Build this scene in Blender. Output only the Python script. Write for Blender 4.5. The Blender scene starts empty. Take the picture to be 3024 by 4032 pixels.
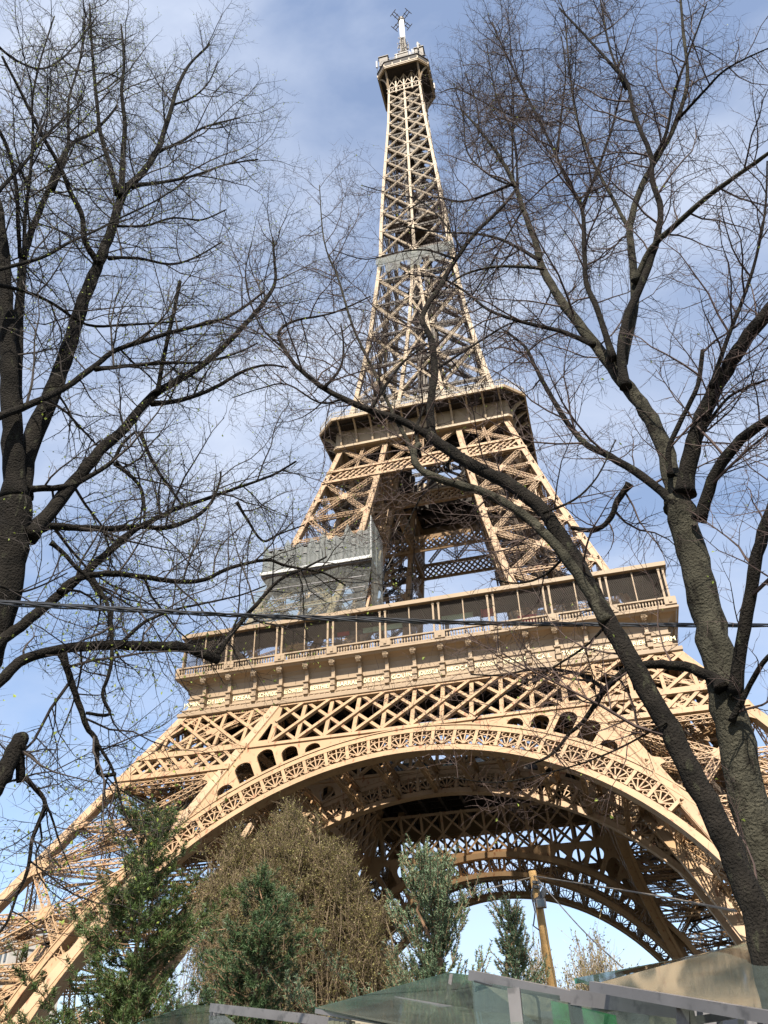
import bpy, bmesh, math, random
from mathutils import Vector, Matrix, noise
from mathutils.geometry import tessellate_polygon
random.seed(7)
SC = bpy.context.scene
PI = math.pi
# ------------------------------------------------------------------ camera
CAM = Vector((21.3673, -138.6347, 1.7019))
YAW, PITCH, ROLL, FPX = 0.2364, 0.6432, -0.0307, 3352.4348
_f = Vector((-math.sin(YAW)*math.cos(PITCH), math.cos(YAW)*math.cos(PITCH), math.sin(PITCH)))
_r = Vector((math.cos(YAW), math.sin(YAW), 0)); _u = _r.cross(_f)
RR = _r*math.cos(ROLL)+_u*math.sin(ROLL); UU = _u*math.cos(ROLL)-_r*math.sin(ROLL)
cd = bpy.data.cameras.new("camera"); cam = bpy.data.objects.new("camera", cd); SC.collection.objects.link(cam)
cd.sensor_fit = 'VERTICAL'; cd.sensor_height = 36; cd.lens = FPX/4032*36; cd.clip_start = .1; cd.clip_end = 9000
M = Matrix.Identity(4)
for i in range(3):
    M[i][0] = RR[i]; M[i][1] = UU[i]; M[i][2] = -_f[i]; M[i][3] = CAM[i]
cam.matrix_world = M
SC.camera = cam
def at(x, y, hd):
    """point seen at (x, y) of the 1659x2212 picture, hd metres away along the ground"""
    x *= 1.82278; y *= 1.82278
    d = _f + RR*((x-1512)/FPX) - UU*((y-2016)/FPX)
    return CAM + d*(hd/math.hypot(d.x, d.y))
def pxr(P, w):
    """radius in metres of a limb that looks w picture units wide at P"""
    return w*1.82278*.5*(P-CAM).dot(_f)/FPX
# ------------------------------------------------------------------ sky, sun, exposure
SUN_AZ, SUN_EL = math.radians(7), math.radians(49)      # azimuth to the right of the view's normal (-y)
SDIR = Vector((math.sin(SUN_AZ)*math.cos(SUN_EL), -math.cos(SUN_AZ)*math.cos(SUN_EL), math.sin(SUN_EL)))
SC.view_settings.view_transform = 'Standard'; SC.view_settings.look = 'None'; SC.view_settings.gamma = 1
SC.view_settings.exposure = 1.2
SC.cycles.diffuse_bounces = 1; SC.cycles.transparent_max_bounces = 12
w = bpy.data.worlds.new("World"); SC.world = w; w.use_nodes = True
nt = w.node_tree; N = nt.nodes; L = nt.links; N.clear()
out = N.new('ShaderNodeOutputWorld'); bg = N.new('ShaderNodeBackground')
sky = N.new('ShaderNodeTexSky'); sky.sky_type = 'NISHITA'; sky.sun_disc = False
sky.sun_elevation = SUN_EL; sky.sun_rotation = math.atan2(SDIR.x, SDIR.y)
sky.air_density = 1.0; sky.dust_density = .6; sky.ozone_density = 2.0
tc = N.new('ShaderNodeTexCoord'); mp = N.new('ShaderNodeMapping'); mp.inputs['Scale'].default_value = (1.2, 2.4, 3.0)
mp.inputs['Rotation'].default_value = (0.3, 0.5, 0.9)
ns = N.new('ShaderNodeTexNoise'); ns.inputs['Scale'].default_value = 1.25; ns.inputs['Detail'].default_value = 7; ns.inputs['Roughness'].default_value = .55
ns.inputs['Distortion'].default_value = .35
rp = N.new('ShaderNodeValToRGB'); rp.color_ramp.elements[0].position = .42; rp.color_ramp.elements[1].position = .68
rp.color_ramp.elements[1].color = (.92, .92, .92, 1); rp.color_ramp.elements[0].color = (.20, .20, .20, 1)
mx = N.new('ShaderNodeMix'); mx.data_type = 'RGBA'; mx.inputs[7].default_value = (3.3, 3.65, 4.4, 1)
L.new(tc.outputs['Generated'], mp.inputs['Vector']); L.new(mp.outputs[0], ns.inputs['Vector']); L.new(ns.outputs['Fac'], rp.inputs['Fac'])
L.new(rp.outputs['Color'], mx.inputs[0]); L.new(sky.outputs[0], mx.inputs[6]); L.new(mx.outputs[2], bg.inputs['Color'])
bg.inputs['Strength'].default_value = 0.105; L.new(bg.outputs[0], out.inputs[0])
sl = bpy.data.lights.new("sun", 'SUN'); sl.energy = 5.0; sl.angle = math.radians(.5); sl.color = (1, .93, .80)
so = bpy.data.objects.new("sun", sl); SC.collection.objects.link(so)
so.rotation_euler = SDIR.to_track_quat('Z', 'Y').to_euler()
# ------------------------------------------------------------------ materials
def mat(name, base, rough=.6, metal=0, var=.15, scale=1.0, c2=None, f2=.5, bump=0, bscale=8, spec=.4, streak=None):
    m = bpy.data.materials.new(name); m.use_nodes = True
    n = m.node_tree.nodes; l = m.node_tree.links; b = n['Principled BSDF']
    b.inputs['Roughness'].default_value = rough; b.inputs['Metallic'].default_value = metal
    b.inputs['Specular IOR Level'].default_value = spec
    t = n.new('ShaderNodeTexCoord'); a = n.new('ShaderNodeTexNoise'); a.inputs['Scale'].default_value = scale; a.inputs['Detail'].default_value = 5
    l.new(t.outputs['Object'], a.inputs['Vector'])
    r = n.new('ShaderNodeValToRGB'); e = r.color_ramp.elements
    e[0].position = .3; e[1].position = .7
    e[0].color = tuple(c*(1-var) for c in base)+(1,); e[1].color = tuple(min(1, c*(1+var)) for c in base)+(1,)
    l.new(a.outputs['Fac'], r.inputs['Fac']); col = r.outputs['Color']
    if c2:
        a2 = n.new('ShaderNodeTexNoise'); a2.inputs['Scale'].default_value = scale*2.7; a2.inputs['Detail'].default_value = 7
        mpp = n.new('ShaderNodeMapping'); mpp.inputs['Location'].default_value = (13, 7, 3)
        if streak: mpp.inputs['Scale'].default_value = streak
        l.new(t.outputs['Object'], mpp.inputs[0]); l.new(mpp.outputs[0], a2.inputs['Vector'])
        r2 = n.new('ShaderNodeValToRGB'); r2.color_ramp.elements[0].position = f2; r2.color_ramp.elements[1].position = min(1, f2+.12)
        l.new(a2.outputs['Fac'], r2.inputs['Fac'])
        x = n.new('ShaderNodeMix'); x.data_type = 'RGBA'; x.inputs[7].default_value = tuple(c2)+(1,)
        l.new(r2.outputs['Color'], x.inputs[0]); l.new(col, x.inputs[6]); col = x.outputs[2]
    l.new(col, b.inputs['Base Color'])
    if bump:
        nb = n.new('ShaderNodeTexNoise'); nb.inputs['Scale'].default_value = bscale; nb.inputs['Detail'].default_value = 6
        l.new(t.outputs['Object'], nb.inputs['Vector'])
        bp = n.new('ShaderNodeBump'); bp.inputs['Strength'].default_value = bump; bp.inputs['Distance'].default_value = .05
        l.new(nb.outputs['Fac'], bp.inputs['Height']); l.new(bp.outputs[0], b.inputs['Normal'])
    return m
IRON = mat('bronze_brown_paint', (.29, .182, .096), .55, 0, .12, .35, (.19, .075, .03), .58, streak=(2.2, 2.2, .35))
IRON2 = mat('bronze_brown_paint_upper', (.28, .20, .118), .55, 0, .10, .3, (.17, .105, .055), .62, streak=(1.5, 1.5, .4))
FRZ = mat('frieze_paint', (.27, .19, .117), .55, 0, .07, .4, (.12, .075, .05), .68)
GOLD = mat('gold_letters', (.80, .72, .45), .4, 0, .05)
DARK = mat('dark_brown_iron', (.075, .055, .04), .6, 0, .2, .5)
DECK = mat('shaded_underside', (.035, .028, .024), .8, 0, .3, .4)  # near-black: the shade under floors and roofs is put into this colour
WHITE = mat('white_paint', (.7, .7, .7), .5, 0, .04)
GREYM = mat('grey_metal', (.16, .15, .15), .45, .3, .12, 2)
ALU = mat('weathered_aluminium', (.15, .14, .14), .4, .35, .15, 3, (.09, .085, .085), .55)
STONE = mat('stone', (.40, .36, .30), .85, 0, .15, 1, bump=.3)
REDM = mat('red_cloth', (.45, .05, .07), .7)
MINT = mat('mint_panel', (.5, .7, .55), .5)
WOOD = mat('pole_wood', (.34, .20, .07), .7, 0, .25, 3, (.16, .09, .03), .6, .3, 20, streak=(1, 1, .15))
CABLE = mat('black_cable', (.035, .036, .04), .45, 0, .1, 3, spec=.5)
STEELC = mat('thin_wire', (.14, .12, .10), .5)
def glassmat(name, col, alpha_like, rough=.05):
    m = bpy.data.materials.new(name); m.use_nodes = True
    n = m.node_tree.nodes; l = m.node_tree.links; n.clear()
    o = n.new('ShaderNodeOutputMaterial'); g = n.new('ShaderNodeBsdfGlossy'); g.inputs['Roughness'].default_value = rough or .5
    g.inputs['Color'].default_value = (.9, .95, .92, 1)
    d = n.new('ShaderNodeBsdfDiffuse'); d.inputs['Color'].default_value = col
    t = n.new('ShaderNodeBsdfTransparent'); t.inputs['Color'].default_value = (.78, .86, .82, 1)
    a = n.new('ShaderNodeMixShader'); a.inputs[0].default_value = alpha_like
    tcn = n.new('ShaderNodeTexCoord'); nz = n.new('ShaderNodeTexNoise'); nz.inputs['Scale'].default_value = 2.2; nz.inputs['Detail'].default_value = 6
    mr = n.new('ShaderNodeMapRange'); mr.inputs[1].default_value = .3; mr.inputs[2].default_value = .7; mr.inputs[3].default_value = alpha_like-.12; mr.inputs[4].default_value = alpha_like+.14
    l.new(tcn.outputs['Object'], nz.inputs['Vector']); l.new(nz.outputs['Fac'], mr.inputs[0]); l.new(mr.outputs[0], a.inputs[0])
    fr = n.new('ShaderNodeFresnel'); fr.inputs[0].default_value = 1.25
    b = n.new('ShaderNodeMixShader')
    l.new(t.outputs[0], a.inputs[1]); l.new(d.outputs[0], a.inputs[2]); l.new(fr.outputs[0], b.inputs[0]); l.new(a.outputs[0], b.inputs[1]); l.new(g.outputs[0], b.inputs[2])
    l.new((b if rough is not None else a).outputs[0], o.inputs[0]); return m
GLASS = glassmat('dusty_glass', (.10, .12, .11, 1), .42)
NETM = glassmat('grey_debris_net', (.24, .24, .235, 1), .52, None); NETL = glassmat('thin_debris_net', (.20, .20, .19, 1), .26, None)
DGLASS = mat('dark_glass', (.03, .04, .04), .08, 0, .1, 1, spec=.8)
# ------------------------------------------------------------------ mesh builder
def V3(*a): return Vector(a)
class MB:
    def __init__(s): s.v = []; s.f = []
    def add(s, vs, fs):
        n = len(s.v); s.v.extend([tuple(p) for p in vs]); s.f.extend([tuple(i+n for i in f) for f in fs]); return s
    def beam(s, p, q, w, h, up=(0, 0, 1), caps=True, off=0):
        """box bar from p to q, w wide across, h deep along up; off shifts it along up"""
        p = Vector(p); q = Vector(q); d = q-p
        if d.length < 1e-6: return s
        d.normalize(); a = d.cross(Vector(up))
        if a.length < 1e-4: a = d.cross(Vector((1, .01, 0)))
        a.normalize(); b = a.cross(d)
        a *= w/2; o = b*off; b *= h/2; p = p+o; q = q+o
        vs = [p-a-b, p+a-b, p+a+b, p-a+b, q-a-b, q+a-b, q+a+b, q-a+b]
        fs = [(0, 1, 5, 4), (1, 2, 6, 5), (2, 3, 7, 6), (3, 0, 4, 7)]
        if caps: fs += [(3, 2, 1, 0), (4, 5, 6, 7)]
        return s.add(vs, fs)
    def box(s, x0, x1, y0, y1, z0, z1):
        return s.add([(x0, y0, z0), (x1, y0, z0), (x1, y1, z0), (x0, y1, z0), (x0, y0, z1), (x1, y0, z1), (x1, y1, z1), (x0, y1, z1)],
                     [(3, 2, 1, 0), (4, 5, 6, 7), (0, 1, 5, 4), (1, 2, 6, 5), (2, 3, 7, 6), (3, 0, 4, 7)])
    def lattice(s, p, q, w, h, up, bay=None, c=.12, b=.07, sides=True):
        """lattice girder: four chords and zigzag lacing"""
        p = Vector(p); q = Vector(q); d = q-p; Ln = d.length
        if Ln < .3: return s
        d.normalize(); a = d.cross(Vector(up)); a.normalize(); u = a.cross(d)
        for i in (-1, 1):
            for j in (-1, 1):
                o = a*(i*(w-c)/2)+u*(j*(h-c)/2); s.beam(p+o, q+o, c, c, up, False)
        bay = bay or w
        n = max(2, int(round(Ln/bay))); st = d*(Ln/n)
        for k in range(n):
            A = p+st*k; B = A+st
            for j in (-1, 1):
                o = u*(j*(h-c)/2)
                s.beam(A+a*(w/2-c)+o, B-a*(w/2-c)+o, b, b*.6, up, False)
                s.beam(A-a*(w/2-c)+o, B+a*(w/2-c)+o, b, b*.5, up, False, off=j*.01)
            if sides:
                for i in (-1, 1):
                    o = a*(i*(w-c)/2); t = 1 if k % 2 else -1
                    s.beam(A+u*(t*h/2)+o, B-u*(t*h/2)+o, b, b*.6, a, False)
        return s
    def tube(s, pts, rad, n=6, cap=True):
        pts = [Vector(p) for p in pts]; m = len(pts)
        if m < 2: return s
        base = len(s.v); ref = Vector((0.31, 0.2, 0.93))
        t = (pts[1]-pts[0]).normalized(); x = t.cross(ref)
        if x.length < .05: x = t.cross(Vector((1, 0, 0)))
        x.normalize()
        for i, P in enumerate(pts):
            if i == 0: t = pts[1]-P
            elif i == m-1: t = P-pts[i-1]
            else: t = pts[i+1]-pts[i-1]
            t.normalize(); x = x-t*x.dot(t)
            if x.length < 1e-4: x = t.orthogonal()
            x.normalize(); y = t.cross(x); r = rad[i] if hasattr(rad, '__len__') else rad
            for k in range(n):
                g = 2*PI*k/n; q = P+x*(r*math.cos(g))+y*(r*math.sin(g)); s.v.append((q.x, q.y, q.z))
        for i in range(m-1):
            for k in range(n):
                a = base+i*n+k; b = base+i*n+(k+1) % n; s.f.append((a, b, b+n, a+n))
        if cap:
            s.f.append(tuple(base+k for k in range(n-1, -1, -1))); s.f.append(tuple(base+(m-1)*n+k for k in range(n)))
        return s
    def plate(s, outer, holes, mapf, d0, d1):
        """polygon with holes in (u, z), mapped by mapf(u, z, depth), between depths d0 and d1"""
        loops = [outer]+list(holes)
        flat = [p for lp in loops for p in lp]
        tris = tessellate_polygon([[Vector((p[0], p[1], 0)) for p in lp] for lp in loops])
        n = len(flat)
        vs = [mapf(u, z, d0) for u, z in flat]+[mapf(u, z, d1) for u, z in flat]
        fs = []
        for a, b, c in tris:
            A, B, C_ = flat[a], flat[b], flat[c]
            cr = (B[0]-A[0])*(C_[1]-A[1])-(B[1]-A[1])*(C_[0]-A[0])
            if abs(cr) < 1e-9: continue
            if cr < 0: b, c = c, b
            fs.append((a, b, c)); fs.append((n+a, n+c, n+b))
        k = 0
        for lp in loops:
            m = len(lp)
            for i in range(m): fs.append((k+i, k+(i+1) % m, n+k+(i+1) % m, n+k+i))
            k += m
        return s.add(vs, fs)
    def obj(s, name, m, parent=None, smooth=False):
        me = bpy.data.meshes.new(name); me.from_pydata(s.v, [], s.f); me.materials.append(m)
        if smooth: me.polygons.foreach_set('use_smooth', [True]*len(me.polygons))
        me.update(); o = bpy.data.objects.new(name, me); SC.collection.objects.link(o)
        if parent: o.parent = parent
        return o
def tag(o, label, cat, group=None, kind=None):
    if label: o['label'] = label
    if cat: o['category'] = cat
    if group: o['group'] = group
    if kind: o['kind'] = kind
    return o
def thing(name, loc, label, cat, group=None):
    o = bpy.data.objects.new(name, None); SC.collection.objects.link(o); o.location = loc; o.empty_display_size = .5
    return tag(o, label, cat, group)
def interp(z, T):
    if z <= T[0][0]: return T[0][1]
    for (a, p), (b, q) in zip(T, T[1:]):
        if z <= b: return p+(q-p)*(z-a)/(b-a)
    return T[-1][1]
# ================================================================== THE TOWER
WT = [(0, 61.24), (52, 34.4), (57.6, 31.8), (72, 27.6), (86, 23.6), (112, 16.9), (127, 14.6), (147, 11.95), (165, 10.5), (180, 9.2), (196, 8.75), (212, 8.0), (230, 7.0), (250, 5.9), (272, 5.2), (280, 5.0)]
VT = [(0, 42.1), (52, 19.25), (57.6, 16.8), (70, 13.6), (77, 12.1), (90, 9.6), (112, 6.8), (118, 6.0), (126, 4.8), (145, 3.0), (157, 2.0), (168, 1.35), (178, .85), (184, .5)]
def Wz(z): return interp(z, WT)
def Vz(z): return interp(z, VT)
tower = thing('iron_tower', (0, 0, 0), 'tall brown wrought iron lattice tower on four legs with great arches and a white mast', 'tower')
def sub(o, lab): o['label'] = lab; return o
def spin(o, k, kids=()):
    """copy of a tower part turned by k quarter turns, with its sub-parts"""
    c = o.copy(); SC.collection.objects.link(c); c.parent = tower; c.rotation_euler = (0, 0, k*PI/2)
    for ch in kids:
        d = ch.copy(); SC.collection.objects.link(d); d.parent = c
    return c
A0 = lambda z: V3(-Wz(z), -Wz(z), z)
A1 = lambda z: V3(-Vz(z), -Wz(z), z)
A2 = lambda z: V3(-Vz(z), -Vz(z), z)
A3 = lambda z: V3(-Wz(z), -Vz(z), z)
FACES = [(A0, A1, V3(0, -1, .46)), (A3, A0, V3(-1, 0, .46)), (A1, A2, V3(1, 0, -.42)), (A2, A3, V3(0, 1, -.42))]
def arris(mb, fn, zs, s, cx, cy, flange=True):
    """corner box member; cx, cy = direction from the arris into the leg"""
    for a, b in zip(zs, zs[1:]):
        p, q = fn(a), fn(b); o = V3(cx*s/2, cy*s/2, 0)
        mb.beam(p+o, q+o, s, s, (0, 1, 0), True)
        if flange:
            for t in (-.42, .42):
                mb.beam(p+o+V3(t*s, -cy*s*.53, 0), q+o+V3(t*s, -cy*s*.53, 0), s*.12, s*.10, (0, 1, 0), False)
                mb.beam(p+o+V3(-cx*s*.53, t*s, 0), q+o+V3(-cx*s*.53, t*s, 0), s*.12, s*.10, (1, 0, 0), False)
CORN = [(A0, 1, 1), (A1, -1, 1), (A2, -1, -1), (A3, 1, -1)]
def lerp(a, b, t): return a+(b-a)*t
def gusset(mb, P, along, inn, n, a, b, th=.12):
    """tapering plate at a node, on the inside of an arris"""
    along = along.normalized(); inn = inn.normalized(); n = n.normalized()
    pts = [(-a, 0), (-a*.55, b*.45), (-a*.35, b), (a*.35, b), (a*.55, b*.45), (a, 0)]
    v0 = [P+along*u+inn*v+n*th for u, v in pts]; v1 = [P+along*u+inn*v for u, v in pts]; m = len(pts)
    mb.add(v0+v1, [tuple(range(m))[::-1], tuple(range(m, 2*m))]+[(i, (i+1) % m, m+(i+1) % m, m+i) for i in range(m)])
def bracing(mb, fa, fb, n, levels, s, w, h, mids=True, c=.13, b=.08, gus=1.0, ctr=True):
    """X panels of lattice girders between two arrises"""
    n = n.normalized()
    for z0, z1 in zip(levels, levels[1:]):
        a0, a1, b0, b1 = fa(z0), fa(z1), fb(z0), fb(z1)
        e0 = (b0-a0).normalized()*s; e1 = (b1-a1).normalized()*s; ins = n*(-h*.6)
        a0 = a0+e0+ins; b0 = b0-e0+ins; a1 = a1+e1+ins; b1 = b1-e1+ins
        mb.lattice(a0, b1, w, h, n, c=c, b=b); mb.lattice(b0, a1, w, h, n, c=c, b=b)
        mb.lattice(a1, b1, w*.9, h, n, c=c, b=b)
        zm = (z0+z1)/2; am = fa(zm); bm = fb(zm); em = (bm-am).normalized()*s; am = am+em+ins; bm = bm-em+ins
        if mids: mb.lattice(am, bm, w*.8, h, n, c=c, b=b)
        if ctr:
            X = (am+bm)/2; mb.beam(X-(b1-a0).normalized()*w, X+(b1-a0).normalized()*w, w*1.1, .12, n, off=h*.5)
            mb.beam(X-(a1-b0).normalized()*w, X+(a1-b0).normalized()*w, w*1.1, .10, n, off=h*.5+.01)
        if gus:
            for fn, e, sg in ((fa, 1, 1), (fb, -1, -1)):
                P = fn(z1)+e1*(sg*.9)-n*.1; al = fn(z1+.5)-fn(z1-.5); gusset(mb, P, al, e1*sg, n, 1.9*gus, 1.7*gus)
                if mids:
                    P = fn(zm)+em*(sg*.9)-n*.1; gusset(mb, P, al, em*sg, n, 1.2*gus, 1.2*gus)
# ---- lower legs
def leg_inside(mb, z0, z1, st, zs):
    """lift track, stair flights and cross frames inside a leg"""
    mid = lambda z: (A0(z)+A2(z))/2
    for o in (-1.9, 1.9):
        d = V3(o, -o, 0)
        for a, b in zip(zs, zs[1:]): mb.lattice(mid(a)+d, mid(b)+d, .7, .9, (1, 1, 0), c=.12, b=.07)
    z = z0
    while z < z1:
        m = mid(z); mb.beam(m+V3(-2, 2, 0), m+V3(2, -2, 0), .18, .25, (0, 0, 1)); z += 1.6
    k = 0; z = z0
    while z < z1-st:
        t = .28 if k % 2 else .72
        p = lerp(A1(z), A0(z), t)*.5+lerp(A2(z), A3(z), t)*.5; q = lerp(A1(z+st), A0(z+st), 1-t)*.5+lerp(A2(z+st), A3(z+st), 1-t)*.5
        mb.beam(p, q, .9, .12, (0, 0, 1)); mb.beam(p+V3(0, 0, 1), q+V3(0, 0, 1), .06, .06); mb.beam(p+V3(.6, .4, 1), q+V3(.6, .4, 1), .06, .06)
        k += 1; z += st
LZ = [0.5, 12, 24, 36, 46, 52, 57]
LV = [1, 6.5, 18, 29.5, 40.6]
mb = MB()
for fn, cx, cy in CORN: arris(mb, fn, LZ, 1.15, cx, cy)
leg = mb.obj('leg', IRON, tower)
kids = []
for fa, fb, n in FACES:
    mb = MB(); bracing(mb, fa, fb, n, LV, 1.1, .95, .8, c=.12, b=.07)
    bracing(mb, fa, fb, n, [40.6, 45.2, 51.5], 1.1, .8, .6, mids=False, gus=0)
    kids.append(mb.obj('bracing', IRON, leg))
mb = MB()
for z in LV+[12.2, 23.7, 35]:
    a, b, c, d = A0(z), A1(z), A2(z), A3(z)
    mb.lattice(a, c, .8, .6, (0, 0, 1)); mb.lattice(b, d, .8, .6, (0, 0, 1))
    for p, q in ((a, b), (b, c), (c, d), (d, a)): mb.beam(lerp(p, q, .5), (a+c)/2, .3, .3)
for z0, z1 in zip(LV, LV[1:]):
    mb.lattice(A0(z0), A2(z1), .7, .6, (1, -1, 0)); mb.lattice(A1(z0), A3(z1), .7, .6, (1, 1, 0))
kids.append(mb.obj('cross_frame', IRON, leg))
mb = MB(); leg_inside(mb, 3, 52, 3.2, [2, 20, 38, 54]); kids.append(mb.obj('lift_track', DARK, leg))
for f in (A0, A1, A2, A3):
    mb = MB(); p = f(0); cx = 1 if f in (A0, A3) else -1; cy = 1 if f in (A0, A1) else -1
    mb.box(p.x+cx*.5-2.6, p.x+cx*.5+2.6, p.y+cy*.5-2.6, p.y+cy*.5+2.6, -.5, 1.2)
    mb.box(p.x+cx*.5-2.1, p.x+cx*.5+2.1, p.y+cy*.5-2.1, p.y+cy*.5+2.1, 1.2, 2.2)
    kids.append(mb.obj('masonry_footing', STONE, leg))
for k in (1, 2, 3): spin(leg, k, kids)
# ---- arched faces between the legs: outer (plane W) and inner (plane V)
RC = 3.8
def make_face(F, inner):
    nrm = V3(0, -1, .46).normalized()
    mp = lambda u, z, d: (u, -F(z)+d, z)
    P = lambda u, z, d=0: V3(u, -F(z)+d, z)
    mb = MB()
    # ring bands
    def band(r0, r1, d0, d1, th0=0.02, th1=PI-.02, n=72):
        vs = []
        for i in range(n+1):
            t = th0+(th1-th0)*i/n; c, s = math.cos(t), math.sin(t)
            for r, d in ((r0, d0), (r1, d0), (r1, d1), (r0, d1)): vs.append(mp(r*c, RC+r*s, d))
        fs = []
        for i in range(n):
            for k in range(4):
                a = i*4+k; b = i*4+(k+1) % 4; fs.append((a, b, b+4, a+4))
        mb.add(vs, fs)
    dep = 2.2 if not inner else 1.6
    band(36.75, 37.45, 0, dep); band(36.6, 36.76, -.18, .35); band(39.75, 40.6, 0, dep*.8); band(40.5, 40.66, -.14, .2); band(39.7, 39.8, -.12, .2)
    # radial posts and fan ornament
    pitch = 4.05; nf = 17
    def inside(r, t):
        return r*math.cos(t) < Vz(RC+r*math.sin(t))-.3 and r*math.cos(t) > -Vz(RC+r*math.sin(t))+.3
    def pol(deg, r): t = math.radians(90-deg); return (r*math.cos(t), RC+r*math.sin(t))
    def bar(a, b, w, h=.25, d=.1): mb.beam(P(*a, d), P(*b, d), w, h, nrm, False)
    def arc(cx, cz, r, a0, a1, n, w):
        pr = None
        for i in range(n+1):
            t = a0+(a1-a0)*i/n; q = (cx+r*math.cos(t), cz+r*math.sin(t))
            if pr: bar(pr, q, w, .16)
            pr = q
    for k in range(-nf, nf+1):
        dg = k*pitch; x, z = pol(dg, 39)
        if abs(x) > Vz(z)+.3: continue
        bar(pol(dg, 37.4), pol(dg, 39.8), .42, .5, .2)
        ce = dg+pitch/2; x, z = pol(ce, 38.6)
        if abs(x) > Vz(z)-.4 or k == nf: continue
        cx, cz = pol(ce, 37.55); R_ = 1.08; base = math.radians(90-ce)
        arc(cx, cz, R_+.45, base-1.05, base+1.05, 8, .13)
        for a in (-.95, -.48, 0, .48, .95):
            bar((cx, cz), (cx+(R_+.42)*math.cos(base+a), cz+(R_+.42)*math.sin(base+a)), .15)
        for sgn in (-1, 1):
            x2, z2 = pol(ce+sgn*1.25, 37.75); arc(x2, z2, .26, 0, 5.2, 6, .1)
            x2, z2 = pol(ce+sgn*1.1, 39.35); arc(x2, z2, .27, 1, 6.2, 6, .1)
        bar(pol(ce, 39.0), pol(ce, 39.75), .13)
    arch = mb.obj('arch', IRON, tower)
    # spandrel web with arched openings
    mb = MB(); outer = []
    def zcross():
        z = 30.
        while z < 44 and (Vz(z)**2+(z-RC)**2) < 40.62**2: z += .1
        return z
    zc = zcross(); te = math.acos(Vz(zc)/40.6)
    n = 60
    outer = [(40.62*math.cos(te+(PI-2*te)*i/n), RC+40.62*math.sin(te+(PI-2*te)*i/n)) for i in range(n+1)]
    outer = outer[::-1]          # left to right along the ring
    outer = outer+[(Vz(44.9), 44.9), (-Vz(44.9), 44.9)]
    holes = []
    for j in range(2, 11):
        for sg in (-1, 1):
            dg = j*pitch+(-1.9)
            def lim(dd):
                r = 41.1
                while r < 60:
                    x, z = pol(dd, r)
                    if z > 43.85 or x > Vz(z)-.95: break
                    r += .05
                return r
            hw = 1.42; rm = min(lim(dg), lim(dg-hw*.8)+.25, lim(dg+hw*.8)+.25)
            if rm-41.05 < .45: continue
            hp = []; r0 = 41.05; hgt = rm-r0; cap = min(hgt, 1.0)
            rs = rm-cap
            hp = [pol(dg-hw, r0), pol(dg-hw, max(rs, r0+.02))]
            for i in range(1, 8):
                a = PI-PI*i/8; hp.append(pol(dg+hw*math.cos(a), rs+cap*math.sin(a)))
            hp += [pol(dg+hw, max(rs, r0+.02)), pol(dg+hw, r0)]
            hp = [(sg*x, z) for x, z in hp]
            holes.append(hp)
    mb.plate(outer, holes, mp, .1, .45)
    for sg in (-1, 1):   # web between the leg and the first post
        o = [(sg*Vz(44.9), 44.9), (sg*19.35, 44.9), (sg*19.0, 48), (sg*19.0, 51.6), (sg*Vz(51.6), 51.6)]
        h = [(sg*21.1, 45.5), (sg*19.75, 45.5), (sg*19.7, 48.2), (sg*20.0, 48.4)]
        mb.plate(o, [h], mp, .1, .4)
    mb.beam(P(-22.2, 44.55, 0), P(22.2, 44.55, 0), .5, .5, nrm, off=-.1)
    span = mb.obj('spandrel_web', IRON, arch)
    # lattice girder above, between the legs and across them
    mb = MB()
    wB = .52 if not inner else .42
    def gird(z0, z1, xs, cross, bw, bd, lim=None):
        for x in xs: mb.beam(P(x, z0, .45), P(x, z1, .45), bw*1.05, bd*.8, nrm, False)
        for i in range(len(xs)):
            for dr in (1, -1):
                j = i+dr*cross
                if 0 <= j < len(xs): mb.beam(P(xs[i], z1, .3+.16*dr), P(xs[j], z0, .3+.16*dr), bw*.85, bd, nrm, False)
                else:
                    e = xs[0] if dr < 0 else xs[-1]; full = cross*3.87; fr = abs(e-xs[i])/full
                    if fr > .1:
                        mb.beam(P(xs[i], z1, .3+.16*dr), P(e, z1+(z0-z1)*fr, .3+.16*dr), bw*.85, bd, nrm, False)
                        mb.beam(P(xs[i], z0, .3-.16*dr), P(e, z0+(z1-z0)*fr, .3-.16*dr), bw*.85, bd, nrm, False)
    xs = [-.2+3.87*k for k in range(-5, 6)]; xs[0] = -19.3; xs[-1] = 19.3
    gird(44.8, 51.7, xs, 2, wB, .5)
    mb.beam(P(-19.3, 51.5, .2), P(19.3, 51.5, .2), .5, .6, nrm)
    gr = mb.obj('lattice_girder', IRON, arch)
    kd = [span, gr]
    if not inner:
        for sg in (-1, 1):
            mb = MB()
            xs = [sg*v for v in (19.3, 23.45, 27.45, 31.3, 35.1)]
            for x in xs[1:]: mb.beam(P(x, 45.1, .3), P(x, 51.7 if abs(x) < 34 else 50.3, .3), .45, .45, nrm, False)
            def cl(x, z):   # clip to the leg
                return Vz(z)-.1 <= abs(x) <= Wz(z)+.05
            def cb(a, b, w, h, d):
                K = 24; seg = []
                for i in range(K+1):
                    x = a[0]+(b[0]-a[0])*i/K; z = a[1]+(b[1]-a[1])*i/K
                    if cl(x, z): seg.append((x, z))
                if len(seg) > 1: mb.beam(P(*seg[0], d), P(*seg[-1], d), w, h, nrm, False)
            for k in range(-1, 8):
                x = 15.4+3.95*k
                cb((sg*x, 51.7), (sg*(x+7.9), 45.0), .42, .42, .34); cb((sg*(x+7.9), 51.7), (sg*x, 45.0), .42, .42, .12)
            # ribbon truss
            mb.beam(P(sg*(Vz(44.7)), 44.7, .05), P(sg*Wz(44.7), 44.7, .05), .9, .5, nrm, off=.06)
            mb.beam(P(sg*(Vz(41.5)), 41.5, .05), P(sg*Wz(41.5), 41.5, .05), .85, .5, nrm, off=.06)
            x = 19.
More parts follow.
